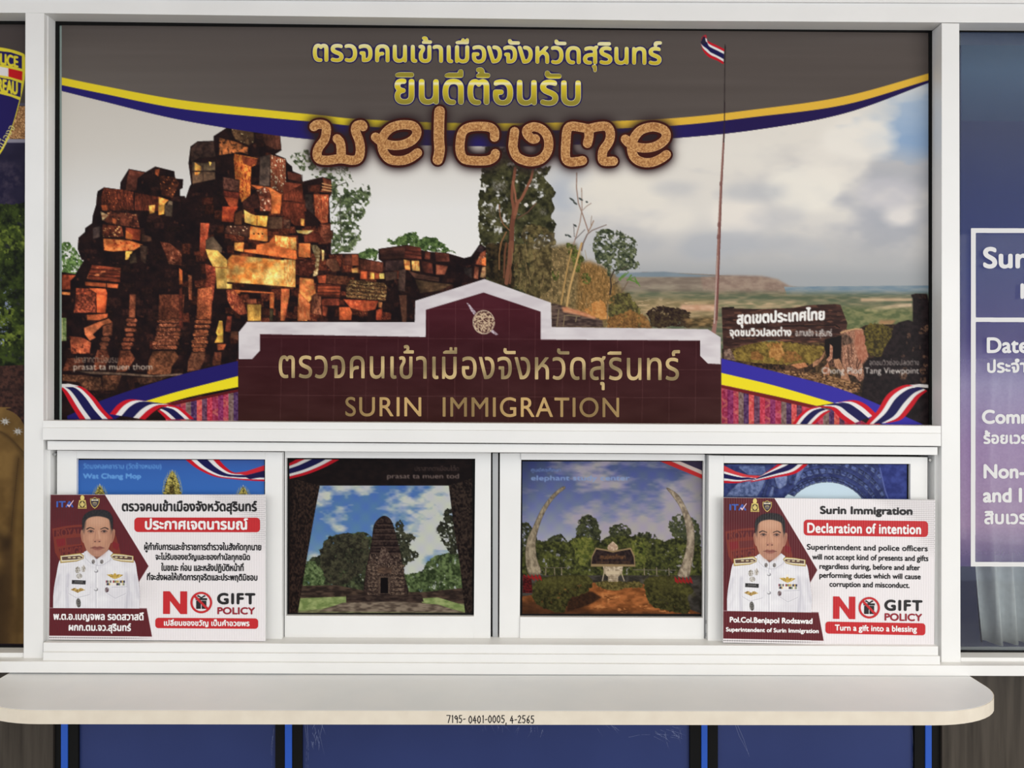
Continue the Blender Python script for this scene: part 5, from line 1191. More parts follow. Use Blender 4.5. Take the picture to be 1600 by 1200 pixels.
    for cx, cy, rx, ry in ((446, 772, 4, 5), (478, 766, 3.4, 5), (455, 808, 4.6, 4.2)): cv.stone(ell(*f(cx, cy)[0], rx, ry), (130, 124, 116), (214, 210, 204), 613 + cx, 1.3, oct=1)
    cv.line(f(446, 752, 440, 790), .7, (150, 140, 120)); cv.line(f(480, 744, 482, 780), .7, (150, 130, 110))
    cv.fill(f(414, 830, 492, 833, 491, 856, 413, 853), (34, 32, 34)); cv.line(f(430, 840, 476, 841), .8, (150, 148, 146)); cv.line(f(420, 848, 484, 849), .6, (110, 108, 108))
    cv.stone(np.vstack([f(406, 886), catmull(f(406, 886, 430, 876, 447, 884, 464, 876, 490, 888)), f(462, 896, 447, 904, 430, 896)]), (130, 96, 40), (206, 176, 104), 614, 1.2, oct=1)
    cv.stone(np.vstack([catmull(f(610, 798, 640, 796, 657, 806, 674, 796, 705, 800)), f(680, 816, 657, 824, 636, 816)]), (150, 120, 44), (220, 190, 104), 615, 1.4, oct=1); cv.fill(ell(*f(657, 786)[0], 3, 3.4), (236, 232, 226)); cv.fill(ell(*f(657, 802)[0], 2.6, 3.2), (196, 160, 70))
    rs = random.Random(2); pal = ((150, 40, 44), (236, 230, 220), (40, 40, 70), (190, 160, 80), (90, 50, 60), (110, 130, 90), (206, 190, 170))
    for r in range(2):
        x = 606
        while x < 708:
            ww = rs.choice((5, 7, 9)); cv.fill(f(x, 832 + r * 15, x + ww, 832 + r * 15, x + ww, 845 + r * 15, x, 845 + r * 15), rs.choice(pal)); x += ww
    cv.stone(ell(*f(612, 886)[0], 3.2, 4), (70, 40, 50), (160, 150, 150), 616, 1.2); cv.stone(ell(*f(452, 962)[0], 3.6, 7.5, -.1), (60, 58, 56), (130, 126, 120), 617, 1.3)
    for p in (f(388, 868, 392, 906, 440, 934, 516, 914, 520, 872), f(603, 900, 660, 936, 722, 906, 726, 868, 640, 872)): cv.line(p, .8, (180, 178, 190)); cv.line(p + (0, .9), .8, (246, 245, 248), alpha=.7)
    al[int((180.5 - 18) / s):] = 0
    return cv, al

# ------------------------------------------------------------------ posters in the neighbouring windows
def paint_bureau(s=1.0):
    cv = Canvas(-390, 35, 39.5, 1013, s, (74, 66, 64))
    q = crop(0, 60, 6)
    x, y = cv.xy()
    n = fbm(cv.H, cv.W, 30, 2, 3)
    cv.img[:] = np.where((y > 218)[..., None], C(38, 34, 58) + (n[..., None] - .5) * .12, cv.img)
    cv.stone([(-390, 166), (40, 166), (40, 217), (-390, 217)], (120, 84, 50), (176, 128, 84), 701, 2.2, hi=(206, 160, 110), hi_t=.66)
    cv.fill([(-390, 215), (40, 217.5), (40, 223), (-390, 221)], (140, 136, 150)); cv.fill([(-390, 160), (40, 161), (40, 165), (-390, 165)], (84, 80, 96))
    cv.stone([(-20, 250), (30, 255), (34, 290), (10, 300), (40, 330), (-60, 330), (-40, 270)], (30, 26, 52), (60, 52, 70), 702, 8, feather=3)
    cv.leaves([[(-390, 335), (-30, 330), (0, 318), (20, 322), (40, 315), (40, 600), (-390, 600)]], (16, 22, 10), (58, 72, 26), 703, 5, 1.0, 4, 9)
    cv.leaves([[(-390, 340), (0, 325), (40, 330), (40, 390), (10, 410), (-390, 400)], [(-390, 470), (40, 480), (40, 550), (-390, 540)]], (60, 74, 24), (124, 138, 56), 704, 5, .42, 4, 6)
    cv.leaves([[(-390, 430), (0, 420), (20, 450), (10, 540), (-390, 520)]], (110, 120, 160), (170, 176, 206), 705, 3, .16, 3, 5)
    cv.stone([(-390, 590), (40, 570), (40, 690), (-390, 650)], (40, 26, 24), (76, 48, 40), 706, 4)
    # khaki uniform with silver stars
    K1, K2 = (96, 72, 38), (122, 94, 52)
    cv.stone(np.vstack([catmull([(-390, 640), (-20, 636), (10, 640), (28, 650), (40, 668)]), [(40, 1013), (-390, 1013)]]), K1, K2, 707, 26)
    for p, w, c in (([(-20, 668), (10, 680), (40, 710)], 1.6, (50, 36, 20)), ([(-10, 672), (14, 684), (40, 716)], 4, (76, 56, 30)), ([(30, 714), (24, 760), (18, 830), (10, 850), (0, 860)], 9, (60, 42, 22)), ([(10, 850), (14, 920), (8, 1010)], 16, (44, 30, 18)), ([(-20, 820), (0, 840), (12, 850)], 12, (40, 28, 16)), ([(36, 760), (26, 840), (24, 930)], 6, (112, 86, 46)), ([(0, 900), (-6, 1010)], 14, (30, 20, 13)), ([(34, 880), (26, 1010)], 8, (70, 52, 28))):
        cv.line(catmull(p), w, c, alpha=.8, feather=w * .5)
    for i in range(34): cv.line([(29 - i * .35, 716 + i * 3.4), (28.7 - i * .35, 718 + i * 3.4)], .7, (44, 32, 18))
    for cx, cy in ((8, 658.5), (28, 674)):
        st = [(cx + (8.5 if k % 2 == 0 else 3.6) * math.sin(k * math.pi / 8 + .2), cy - (8.5 if k % 2 == 0 else 3.6) * math.cos(k * math.pi / 8 + .2) * .8) for k in range(16)]
        cv.stone(st, (150, 146, 140), (236, 234, 230), 708, 2); [cv.line([(cx, cy), st[k]], .5, (120, 116, 110)) for k in range(0, 16, 2)]
    cv.fill([(-390, 1003), (40, 1006), (40, 1014), (-390, 1014)], (24, 18, 24))
    # shield emblem
    Y_, Nv = (222, 206, 56), (32, 24, 88)
    sh = np.vstack([catmull(q(-420, 190, -200, 110, -60, 82, 0, 84, 110, 105, 215, 140, 236, 165)), catmull(q(236, 165, 238, 300, 225, 420, 185, 600, 120, 820, 60, 980, 0, 1085, -60, 1140)), catmull(q(-60, 1140, -200, 980, -330, 700, -390, 480, -420, 190))])
    cv.fill(sh, Y_)
    cv.fill(q(-400, 240, -60, 112, 100, 130, 205, 165, 205, 285, 100, 258, 0, 245, -400, 360), Nv)
    cv.fill(q(-400, 380, 0, 265, 80, 280, 80, 358, 0, 345, -400, 460), (226, 222, 220)); cv.fill(q(80, 280, 210, 310, 208, 396, 80, 358), (196, 22, 30)); cv.fill(q(-400, 390, -300, 350, -300, 430, -400, 470), (196, 22, 30))
    cv.fill(q(-400, 490, 0, 366, 100, 385, 200, 420, 192, 552, 100, 520, 0, 495, -400, 600), Nv)
    cv.fill(np.vstack([q(-380, 640, 0, 520, 100, 545, 182, 578), catmull(q(182, 578, 120, 800, 60, 940, 0, 1050, -60, 1100)), q(-200, 940, -320, 720)]), Nv)
    ink_text(cv, 'POLICE', (-19, 84, 28, 101), Y_, .8, slope=.19); ink_text(cv, 'BUREAU', (-19, 124, 27, 144), Y_, .8, slope=.17)
    ink = [outlines('เมืองจ', '')]
    a = np.vstack(ink[0]); lo, hi = a.min(0), a.max(0)
    P_ = [((p - lo) * (38 / (hi[0] - lo[0]), 13 / (hi[1] - lo[1]))) for p in ink[0]]
    cth, sth = math.cos(-1.05), math.sin(-1.05)
    cv.fill([np.stack([-6 + p[:, 0] * cth - p[:, 1] * sth, 226 + p[:, 0] * sth + p[:, 1] * cth], 1) for p in P_], (216, 206, 130))
    return cv

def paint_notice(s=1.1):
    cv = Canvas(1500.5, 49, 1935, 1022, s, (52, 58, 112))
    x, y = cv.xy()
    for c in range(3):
        cv.img[..., c] = np.broadcast_to(np.interp(y, (49, 110, 200, 300, 420, 530, 600, 700, 820, 900, 1022), [k[c] / 255 for k in ((66, 78, 104), (84, 104, 136), (68, 76, 112), (52, 64, 118), (48, 60, 128), (72, 62, 132), (160, 148, 196), (168, 136, 188), (176, 146, 186), (84, 76, 124), (40, 48, 92))]), (cv.H, cv.W))  # purple tones low down paint in sunlight and reflection lying on the film
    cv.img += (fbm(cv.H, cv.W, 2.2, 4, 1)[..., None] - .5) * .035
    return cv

# ================================================================== THE SETTING
def struct(o):
    o['kind'] = 'structure'
    return o

YF = -0.034                                     # front face of the posts
def bar(name, *quads, mat='alu', parent=None, bevel=0.0008):
    """one extrusion or several welded ones: each (points in photograph pixels, front depth, back depth)"""
    mb = MB()
    for pts, yf, yb in quads: mb.quad(pts, yf, yb)
    return mb.build(name, M[mat], parent, bevel)

struct(bar('trim_1', ([(-400, -30), (1960, -22), (1960, 37.8), (1040, 32.3), (40, 20), (-400, 18.4)], YF, 0.06)))                 # head rail
struct(bar('trim_2', ([(-400, -60), (1960, -60), (1960, 5.8), (640, 0.6), (-400, -6)], YF - 0.004, YF - 0.0005)))                    # fascia strip over it
struct(bar('trim_3', ([(39.5, 19.9), (69, 20.4), (67, 1033.5), (36.7, 1033.2)], YF, 0.06), ([(69, 24), (75.5, 24), (73.5, 662), (67.3, 662)], -0.024, 0.05)))    # left post with its glazing stop
struct(bar('trim_4', ([(1471.5, 36), (1499, 36.4), (1501, 1039.5), (1471, 1039)], YF, 0.06)))                                   # right post
tr = struct(bar('trim_5', ([(66.5, 657.2), (1470.5, 665.4), (1470.5, 677), (66.5, 668.2)], -0.036, 0.05), ([(66.5, 668.4), (1470.5, 677.2), (1470.5, 697), (66.5, 687.4)], -0.041, 0.05)))   # transom
struct(bar('trim_6', ([(74, 689), (1465, 698.5), (1465, 711), (74, 703)], -0.033, 0.05)))                                         # head of the sliding track
struct(bar('trim_7', ([(67.5, 1004), (1466, 1010), (1466, 1025), (67.5, 1019)], -0.040, 0.05), ([(67, 1019.4), (1469, 1025.4), (1469, 1039.4), (67, 1033.2)], -0.046, 0.05)))   # stepped sill track
struct(bar('trim_8', ([(-400, 1033), (67, 1033.6), (1469, 1040), (1960, 1041), (1960, 1057.5), (800, 1054), (-400, 1049.6)], -0.052, 0.05)))   # lowest sill
struct(bar('trim_9', ([(67.5, 703), (78.5, 703), (77.5, 1006), (66.8, 1006)], -0.022, 0.03)))
struct(bar('trim_10', ([(1460.5, 710), (1471, 710), (1471, 1012), (1460.5, 1012)], -0.022, 0.03)))
struct(bar('trim_11', ([(-400, 1019.5), (36.8, 1020), (36.8, 1033.5), (-400, 1033)], -0.030, 0.03)))                                # sill of the left neighbour
struct(bar('trim_12', ([(1501, 1027.5), (1960, 1028.5), (1960, 1041), (1501, 1040.5)], -0.030, 0.03)))

# timber-look wall under the windows, right and left of the blue front
wood = noisy('grey_wood_laminate', rgb(48, 42, 36), rgb(78, 71, 63), 7.0, 0.5, 0.25, stretch=(9, 9, 0.55), detail=6, lo=0.3, hi=0.7)
struct(bar('wall_left', ([(-420, 1040), (83, 1040), (82, 1840), (-420, 1840)], 0.0, 0.05)))
struct(bar('wall_right', ([(1472, 1040), (2000, 1040), (2000, 1840), (1472, 1840)], 0.0, 0.05)))
for o in ('wall_left', 'wall_right'): bpy.data.objects[o].data.materials[0] = wood
for i, (a, b) in enumerate(((95, 105.5), (445, 456), (1096, 1105.5), (1446, 1456))):
    struct(bar('trim_%d' % (13 + i), ([(a, 1050), (b, 1050), (b, 1840), (a, 1840)], 0.004, 0.05), mat='blue_paint'))

# unseen porch roof slab, added and sized to shade and warm the window heads
porch_shade_m = noisy('warm_porch_shade', rgb(206, 178, 136), rgb(212, 186, 144), 5, 0.7, 0.2)
struct(MB().box((-4.0, -1.0, 2.62), (4.0, -0.04, 2.68)).build('unseen_porch_shade', porch_shade_m))

# paving of the porch
pave = noisy('grey_porch_paving', rgb(150, 148, 144), rgb(168, 166, 162), 4, 0.7, 0.2)
struct(MB().box((-4.0, -4.5, -0.07), (4.0, 0.06, -0.01)).build('floor_porch', pave))

# room behind the right-hand window
def plane_box(name, lo, hi, mat):
    mb = MB().box(lo, hi)
    return struct(mb.build(name, mat))
zc = float(unproject(1550, 60, 0.3)[2])
room_w = noisy('dim_office_wall', rgb(60, 66, 92), rgb(72, 78, 104), 3, 0.8, 0.1)
plane_box('wall_back', (0.80, 1.60, 0.2), (3.2, 1.64, 2.9), room_w)
plane_box('wall_partition', (0.86, 0.07, 0.2), (0.90, 1.60, 2.9), room_w)
plane_box('wall_side', (3.16, 0.07, 0.2), (3.2, 1.60, 2.9), room_w)
plane_box('floor', (0.90, 0.07, 0.2), (3.16, 1.60, 0.24), M['dark'])
ceil = plane_box('ceiling', (0.90, 0.07, 2.56), (3.16, 1.60, 2.60), noisy('pale_teal_ceiling', rgb(130, 180, 190), rgb(140, 188, 198), 4, 0.6, 0.2))

# ================================================================== UPPER WINDOW AND ITS POSTER
def glazing(name, outer, inner, Y, pane=None, parent=None):
    """black gasket between two outlines"""
    fr = [outer[i] for i in range(4)]
    mb = MB()
    for i in range(4):
        j = (i + 1) % 4
        mb.quad([outer[i], outer[j], inner[j], inner[i]], Y, Y + 0.006)
    return mb.build(name, M['gasket'], parent)

glass_m = bpy.data.materials.new('window_glass'); glass_m.use_nodes = True
_g = glass_m.node_tree; _g.nodes.clear()
_o = _g.nodes.new('ShaderNodeOutputMaterial'); _mx = _g.nodes.new('ShaderNodeMixShader'); _t = _g.nodes.new('ShaderNodeBsdfTransparent'); _gl = _g.nodes.new('ShaderNodeBsdfGlossy'); _f = _g.nodes.new('ShaderNodeFresnel')
_t.inputs[0].default_value = (0.95, 0.97, 0.965, 1); _gl.inputs['Roughness'].default_value = 0.02; _f.inputs[0].default_value = 1.45
_g.links.new(_f.outputs[0], _mx.inputs[0]); _g.links.new(_t.outputs[0], _mx.inputs[1]); _g.links.new(_gl.outputs[0], _mx.inputs[2]); _g.links.new(_mx.outputs[0], _o.inputs[0])

w1 = struct(bar('window_1', ([(91, 36), (1456, 48), (1457, 666), (90, 660)], 0.0015, 0.007), mat='glass_edge', bevel=0))
glazing('gasket', [(86.5, 33), (1457.5, 45.5), (1457.5, 668), (82.5, 661)], [(91.5, 38.5), (1451.5, 50.5), (1451.8, 664.5), (91.3, 656)], -0.002, parent=w1)
struct(bar('wall_front', ([(60, 30), (1475, 40), (1475, 1045), (60, 1040)], 0.045, 0.055), mat='dark', bevel=0))

sheet = Sheet(0.0)
cvw = paint_welcome()
poster = empty('welcome_poster', tuple(unproject(775, 662, 0.0)), 'large welcome poster with red stone temple and viewpoint, filling the upper window', 'poster')
sheet.picture('printed_sheet', cvw, poster, M['print'])
def shade(stops):
    k = [t for t, _ in stops]
    return lambda x, y: np.stack([np.interp(y, k, [c[i] / 255 for _, c in stops]) for i in range(3)], -1)
def headline(s, box, bold, grad, slope):
    o = sheet.text(s, box, (46, 38, 88), poster, bold + 2.9, slope=slope, lift=0.0003)
    sheet.text(s, box, (228, 222, 170), o, bold + .5, slope=slope, lift=0.0006, name='gilded_rim')
    return sheet.text(s, box, grad, o, bold - .15, slope=slope, lift=0.0009, name='gilded_face')
headline('ตรวจคนเข้าเมืองจังหวัดสุรินทร์', (490, 59, 1033, 110), .75, shade([(60, (226, 206, 70)), (69, (240, 232, 190)), (80, (232, 216, 90)), (97, (206, 184, 50)), (108, (170, 150, 60))]), .0095)
headline('ยินดีต้อนรับ', (618, 107, 906, 163), 1.25, shade([(106, (170, 158, 56)), (119, (150, 138, 52)), (122, (226, 208, 50)), (127, (240, 222, 60)), (131, (244, 238, 200)), (135, (222, 200, 50)), (146, (196, 176, 50)), (160, (150, 138, 52))]), .009)
for gi_, p in enumerate(welcome_strokes_grouped()):
    polys = [q for st in p for q in stroke_polys(st, 16.4 if gi_ == 2 else 14.4)]
    a = np.vstack(polys)
    cv = Canvas(a[:, 0].min() - 6, a[:, 1].min() - 6, a[:, 0].max() + 6, a[:, 1].max() + 6, 0.5)
    m = np.zeros((cv.H, cv.W), np.float32); r = cv.mask(polys); m[r[1]] = r[0]
    lo_ = sheet.cut('letter', grow(m, 3.6 / .5), cv.x0, cv.y0, .5, (62, 24, 20), poster, M['letter'], 0.0004)
    sd = int(a[0, 0]) + 7
    n = np.clip((fbm(cv.H, cv.W, 3.6, sd, 2) - .22) / .56, 0, 1)[..., None]
    rim = np.clip((grow(m, 0) - blur(m, 2.2)) * 2, 0, 1)[..., None]
    cork = C(156, 104, 62) * (1 - n) + C(216, 166, 108) * n
    sheet.cut('stone_face', m, cv.x0, cv.y0, .5, cork * (1 - rim * .5) + C(226, 184, 150) * rim * .5, lo_, M['letter'], 0.0008)
BR = lambda x, y: C(206, 180, 130) * (.84 + .16 * np.sin(x / 23.0 + y / 9))[:, None]
sheet.text('ตรวจคนเข้าเมืองจังหวัดสุรินทร์', (436, 540, 1062, 608), BR, poster, .35, slope=.006, spacing=1.04)
for w_, b_ in (('SURIN', (540, 620.5, 658, 650.5)), ('IMMIGRATION', (692, 621, 967, 651.5))):
    sheet.text(w_, b_, lambda x, y: C(202, 168, 112) * (.85 + .15 * np.sin(x / 31.0))[:, None], poster, .25, slope=.003, spacing=1.1)

# ================================================================== FOUR SLIDING PANES
def sash(n, bars, pane, Y):
    o = struct(bar('window_%d' % n, *bars))
    mb = MB().quad(pane, Y + 0.001, Y + 0.006)
    g = mb.build('glass_pane', M['gasket'], o)
    return o
FO, FI = -0.014, -0.004
s2 = sash(2, [([(89, 703.6), (119.5, 704), (119.5, 1003), (88, 1003)], FO, 0.004), ([(414, 706), (441, 706.5), (440.5, 1004), (413.5, 1004)], FO, 0.004), ([(119.5, 704), (414, 706), (414, 718), (119.5, 716.5)], FO, 0.004), ([(119.5, 964), (414, 965), (413.5, 1004), (119.5, 1003)], FO, 0.004)],
          [(117, 714), (416, 715), (416, 968), (117, 967)], -0.008)
s3 = sash(3, [([(445, 704), (447, 704), (446.5, 1004), (444.5, 1004)], FI, 0.016), ([(742.5, 707), (767, 707.5), (766.5, 1004), (740, 1004)], FI, 0.016), ([(446, 705), (743, 707), (743, 716.8), (446, 715.6)], FI, 0.016), ([(446, 962), (741, 963), (740, 1004), (446, 1003)], FI, 0.016)],
          [(443, 712), (746, 713), (744, 966), (443, 965)], 0.004)
s4 = sash(4, [([(781, 708), (814.5, 708), (812, 1005.5), (780, 1005)], FI + .003, 0.016), ([(1099.5, 710), (1101.5, 710), (1100, 1006), (1098, 1006)], FI, 0.016), ([(814, 708), (1100, 710), (1100, 720), (814, 718.5)], FI, 0.016), ([(812.5, 964), (1099, 965.5), (1098, 1006), (812, 1005)], FI, 0.016)],
          [(810, 714), (1104, 716), (1102, 970), (810, 968)], 0.004)
s5 = sash(5, [([(1107.5, 711.5), (1131, 712), (1129.5, 1008), (1106, 1008)], FO, 0.004), ([(1422.5, 714), (1449.5, 714.5), (1449, 1010), (1421.5, 1010)], FO, 0.004), ([(1131, 712), (1423, 714), (1423, 725), (1131, 723.6)], FO, 0.004), ([(1130, 966), (1422, 968), (1422, 1010), (1130, 1008)], FO, 0.004)],
          [(1127, 719), (1427, 721), (1427, 972), (1127, 970)], -0.008)
for par, pts, yy in ((s3, [(437.5, 706), (444.5, 706), (444, 1003), (437, 1003)], 0.0), (s3, [(769.5, 708), (778.5, 708), (778, 1004), (769.5, 1004)], 0.002), (s4, [(1101.5, 711), (1107.2, 711), (1106, 1006), (1100.5, 1006)], 0.0), (s5, [(1450.5, 712), (1460, 712.5), (1460, 1010), (1450.5, 1010)], -0.006)):
    bar('side_channel', (pts, yy, 0.016), mat='alu_shade', parent=par)
bar('dark_gap', ([(767.4, 708), (769.2, 708), (769, 1004), (767, 1004)], 0.004, 0.014), mat='gasket', parent=s3)  # black strip paints in the dark gap between the two middle sashes
for par, x, y in ((s2, 85.3, 710), (s5, 1453.5, 719)):
    c = unproject(x, y, -0.016); mb = MB()
    ring = [(c[0] + .0026 * math.cos(t), c[1], c[2] + .0026 * math.sin(t)) for t in np.linspace(0, 2 * math.pi, 13)[:-1]]
    mb.prism(ring, [(p[0], p[1] + .006, p[2]) for p in ring]); mb.build('screw', M['screw'], par)
for par, xs in ((s3, 438.5), (s4, 1104)):
    for yy in (972, 992):
        bar('latch_slot', ([(xs - 1, yy - 3), (xs + 1, yy - 3), (xs + 1, yy + 3), (xs - 1, yy + 3)], -0.0015, 0.002), mat='gasket', parent=par)

def film(name, fn, Y, label, group=None):
    cv = fn()
    o = Sheet(Y).picture(name, cv, None, M['print'])
    tag(o, label, 'window picture', 'scenic prints on the sliding panes')
    return o
film('window_print', paint_wat, -0.0078, 'blue sky print with golden temple spires, behind the Thai notice at left')
film('window_print', paint_prasat, 0.0042, 'print of a ruined stone tower seen through a dark doorway, left of centre')
film('window_print', paint_elephant, 0.0042, 'print of two giant white tusks over a garden, right of centre')
film('window_print', paint_arch, -0.0078, 'print of a blue scaly arch and pale sky, behind the English notice')

# ================================================================== THE TWO NOTICES
def bx(x0, y0, x1, y1): return (x0, y0, x1, y1)
def notice(quad, label, english):
    Y = -0.0305
    root = empty('policy_notice', tuple(unproject(np.mean([p[0] for p in quad[2:]]), quad[3][1], Y + .002)), label, 'notice', 'no gift policy notices propped on the sill')
    sh = Sheet(Y, quad, (CW, CH))
    MB().quad(quad, Y + .0004, Y + .0045).build('board', M['board_edge'], root)
    sh.picture('printed_face', paint_card(149.5 if english else 154.0), root, M['board'])
    pc, pa = PORTRAIT
    sh.cut('portrait', pa, pc.x0, pc.y0, pc.s, pc.img, root, M['board'], .0004)
    def stamp(name, polys, col, lift=.0004, res=.4, parent=None):
        a = np.vstack(polys); cv = Canvas(a[:, 0].min() - 1, a[:, 1].min() - 1, a[:, 0].max() + 1, a[:, 1].max() + 1, res)
        m = np.zeros((cv.H, cv.W), np.float32); r = cv.mask([np.asarray(p, float) for p in polys]); m[r[1]] = r[0]
        return sh.cut(name, m, cv.x0, cv.y0, res, col, parent or root, M['board'], lift)
    def pic(name, box, draw, poly, res=.3):
        cv = Canvas(*box, res, (92, 18, 28)); draw(cv)
        m = np.zeros((cv.H, cv.W), np.float32); r = cv.mask(poly); m[r[1]] = r[0]
        return sh.cut(name, m, cv.x0, cv.y0, res, cv.img, root, M['board'], .0004)
    T = lambda s, box, col, bold=.5, fnt='', sp=1.0, lift=.0005: sh.text(s, box, col, root, bold, fnt, res=.33, lift=lift, spacing=sp, mat=M['board'])
    IN = ''
    # marks on the maroon field
    T('ITA', (10, 10.5, 36, 19.5), (62, 92, 176), .55, IN)
    stamp('tick_mark', [[(26, 16.5), (28, 15), (29.5, 17), (36, 8.5), (37, 9), (30, 20)]], (226, 190, 200), .0009)
    def garuda(cv):
        cv.fill(ell(50, 5, 3.2, 4.4), (226, 206, 120)); cv.fill([(45, 8.5), (55, 8.5), (56.5, 17), (57, 22), (43, 22), (43.5, 17)], (216, 196, 110))
        cv.fill(ell(50, 15, 5, 5.4), (56, 40, 30)); cv.fill(ell(50, 15, 2.2, 4.4), (216, 196, 120)); cv.fill([(46, 12), (49, 16), (46.5, 18)], (206, 188, 110)); cv.fill([(54, 12), (51, 16), (53.5, 18)], (206, 188, 110)); cv.line([(44, 20.5), (56, 20.5)], 1.2, (140, 110, 50))
    pic('emblem', (41, 0, 59, 24), garuda, [ell(50, 5, 3.6, 5), np.array([(45, 6), (55, 6), (57, 16), (57.6, 22.5), (50, 23.6), (42.4, 22.5), (43, 16)])])
    shp = np.vstack([catmull([(62, 6), (66, 5.5), (69.5, 3.8), (73, 5.5), (77, 6)]), catmull([(77, 6), (76.6, 13), (73.5, 19), (69.5, 22.3)]), catmull([(69.5, 22.3), (65.5, 19), (62.4, 13), (62, 6)])])
    def shield(cv):
        cv.fill(shp, (196, 170, 90)); c = shp.mean(0); cv.fill((shp - c) * .84 + c, (58, 48, 62)); cv.fill([(64, 7.5), (75, 7.5), (75, 9.5), (64, 9.5)], (210, 200, 170)); cv.fill(ell(69.5, 14.5, 3.6, 3), (110, 100, 96)); cv.line([(66.5, 13), (69.5, 12), (72.5, 13)], .8, (200, 180, 110)); cv.fill(ell(65.8, 8.4, 1.1, .9), (240, 236, 220)); cv.fill(ell(73.4, 8.4, 1.1, .9), (240, 236, 220))
    pic('emblem', (60, 2, 79, 24), shield, [shp])
    RED, BLK, WHT, MRN = (196, 36, 42), (34, 32, 34), (244, 240, 240), (150, 34, 50)
    if english:
        T('Surin Immigration', (154, 12, 299.5, 27.5), BLK, .75, IN)
        stamp('red_banner', [rrect(127.5, 33.5, 325, 58.5, 6)], RED)
        T('Declaration of intention', (133.5, 38.5, 313, 54), WHT, .62, IN, 1.05, .0009)
        for s, b in (('Superintendent and police officers', (133, 72, 324.5, 83.5)), ('will not accept kind of presents and gifts', (141.5, 87.5, 325.5, 99)), ('regardless during, before and after', (153, 102.5, 312.5, 113.5)), ('performing duties which will cause', (153, 116.5, 313.5, 127.5)), ('corruption and misconduct.', (169, 130.5, 296, 141.5))):
            T(s, b, BLK, .32, IN)
        nb, cx, cy = (174.5, 154, 210, 189.5), 232, 171
        gi, po, pill = (257, 158.5, 316, 174.5), (257, 179.5, 316, 190.5), rrect(162.5, 194, 321.5, 213, 5)
        slogan, sb = 'Turn a gift into a blessing', (177.5, 198.5, 307.5, 210.5)
        T('Pol.Col.Benjapol Rodsawad', (10.5, 189.5, 141.5, 200.5), WHT, .45, IN)
        T('Superintendent of Surin Immigration', (4.5, 206, 151.5, 214.5), WHT, .35, IN)
    else:
        T('ตรวจคนเข้าเมืองจังหวัดสุรินทร์', (112.5, 8.5, 322.5, 31), BLK, .75)
        stamp('red_banner', [rrect(131.5, 36, 328, 59, 6)], RED)
        T('ประกาศเจตนารมณ์', (149, 37.5, 308.5, 54.5), WHT, .8, lift=.0009)
        for s, b in (('ผู้กำกับการและข้าราชการตำรวจในสังกัดทุกนาย', (147.5, 75, 329.5, 91)), ('จะไม่รับของขวัญและของกำนัลทุกชนิด', (165, 91.5, 312, 106)), ('ในขณะ ก่อน และหลังปฏิบัติหน้าที่', (174, 107.5, 302, 123)), ('ที่จะส่งผลให้เกิดการทุจริตและประพฤติมิชอบ', (152, 123, 323.5, 138.5))):
            T(s, b, BLK, .42)
        nb, cx, cy = (177, 152.5, 214.5, 188.5), 236.5, 170
        gi, po, pill = (262, 155.5, 320, 172), (262, 177.5, 320, 188), rrect(165, 194.5, 325, 211, 5)
        slogan, sb = 'เปลี่ยนของขวัญ เป็นคำอวยพร', (179, 196.5, 311.5, 208.5)
        T('พ.ต.อ.เบญจพล รอดสวาสดิ์', (7, 186.5, 147, 201), WHT, .5)
        T('ผกก.ตม.จว.สุรินทร์', (31, 204, 127, 219.5), WHT, .5)
    x0_, y0_, x1_, y1_ = nb; w_ = (x1_ - x0_) * .29
    stamp('lettering', [[(x0_, y0_), (x0_ + w_ * .95, y0_), (x1_ - w_, y1_ - (y1_ - y0_) * .42), (x1_ - w_, y0_), (x1_, y0_), (x1_, y1_), (x1_ - w_ * .95, y1_), (x0_ + w_, y0_ + (y1_ - y0_) * .42), (x0_ + w_, y1_), (x0_, y1_)]], RED)
    def ring(r0, r1):
        t = np.linspace(0, 2 * math.pi, 40)
        return [np.vstack([np.stack([cx + r1 * np.cos(t), cy + r1 * np.sin(t)], 1), np.stack([cx + r0 * np.cos(t[::-1]), cy + r0 * np.sin(t[::-1])], 1)])]
    bxs = [np.array(p, float) + (cx, cy) for p in ([(-8, -3), (-.6, -3), (-.6, 10), (-8, 10)], [(.6, -3), (8, -3), (8, 10), (.6, 10)], [(-9, -7), (9, -7), (9, -3.6), (-9, -3.6)], [(-1, -7), (-7, -10), (-5, -12), (0, -8.5), (5, -12), (7, -10), (1, -7)])]
    rg = stamp('ban_ring', ring(13.6, 17), RED, .0008)
    stamp('gift_box_sign', bxs, BLK, parent=rg)
    d = 11.2; n = 1.9 / math.sqrt(2)
    stamp('ban_slash', [[(cx - d + n, cy - d - n), (cx + d + n, cy + d - n), (cx + d - n, cy + d + n), (cx - d - n, cy - d + n)]], RED, .0009, parent=rg)
    T('GIFT', gi, BLK, 1.0, IN, 1.15); T('POLICY', po, MRN, .55, IN)
    stamp('red_banner', [pill], RED)
    T(slogan, sb, WHT, .38, IN if english else '', lift=.0009)
    return root

PORTRAIT = paint_portrait()
notice([(79, 773), (414.5, 773), (414.5, 1001.5), (76.7, 999)], 'white and maroon notice in Thai, propped before the leftmost pane', False)
notice([(1130.2, 777.5), (1461, 781), (1459.8, 1010), (1130, 1003.5)], 'white and maroon notice in English, propped before the rightmost pane', True)

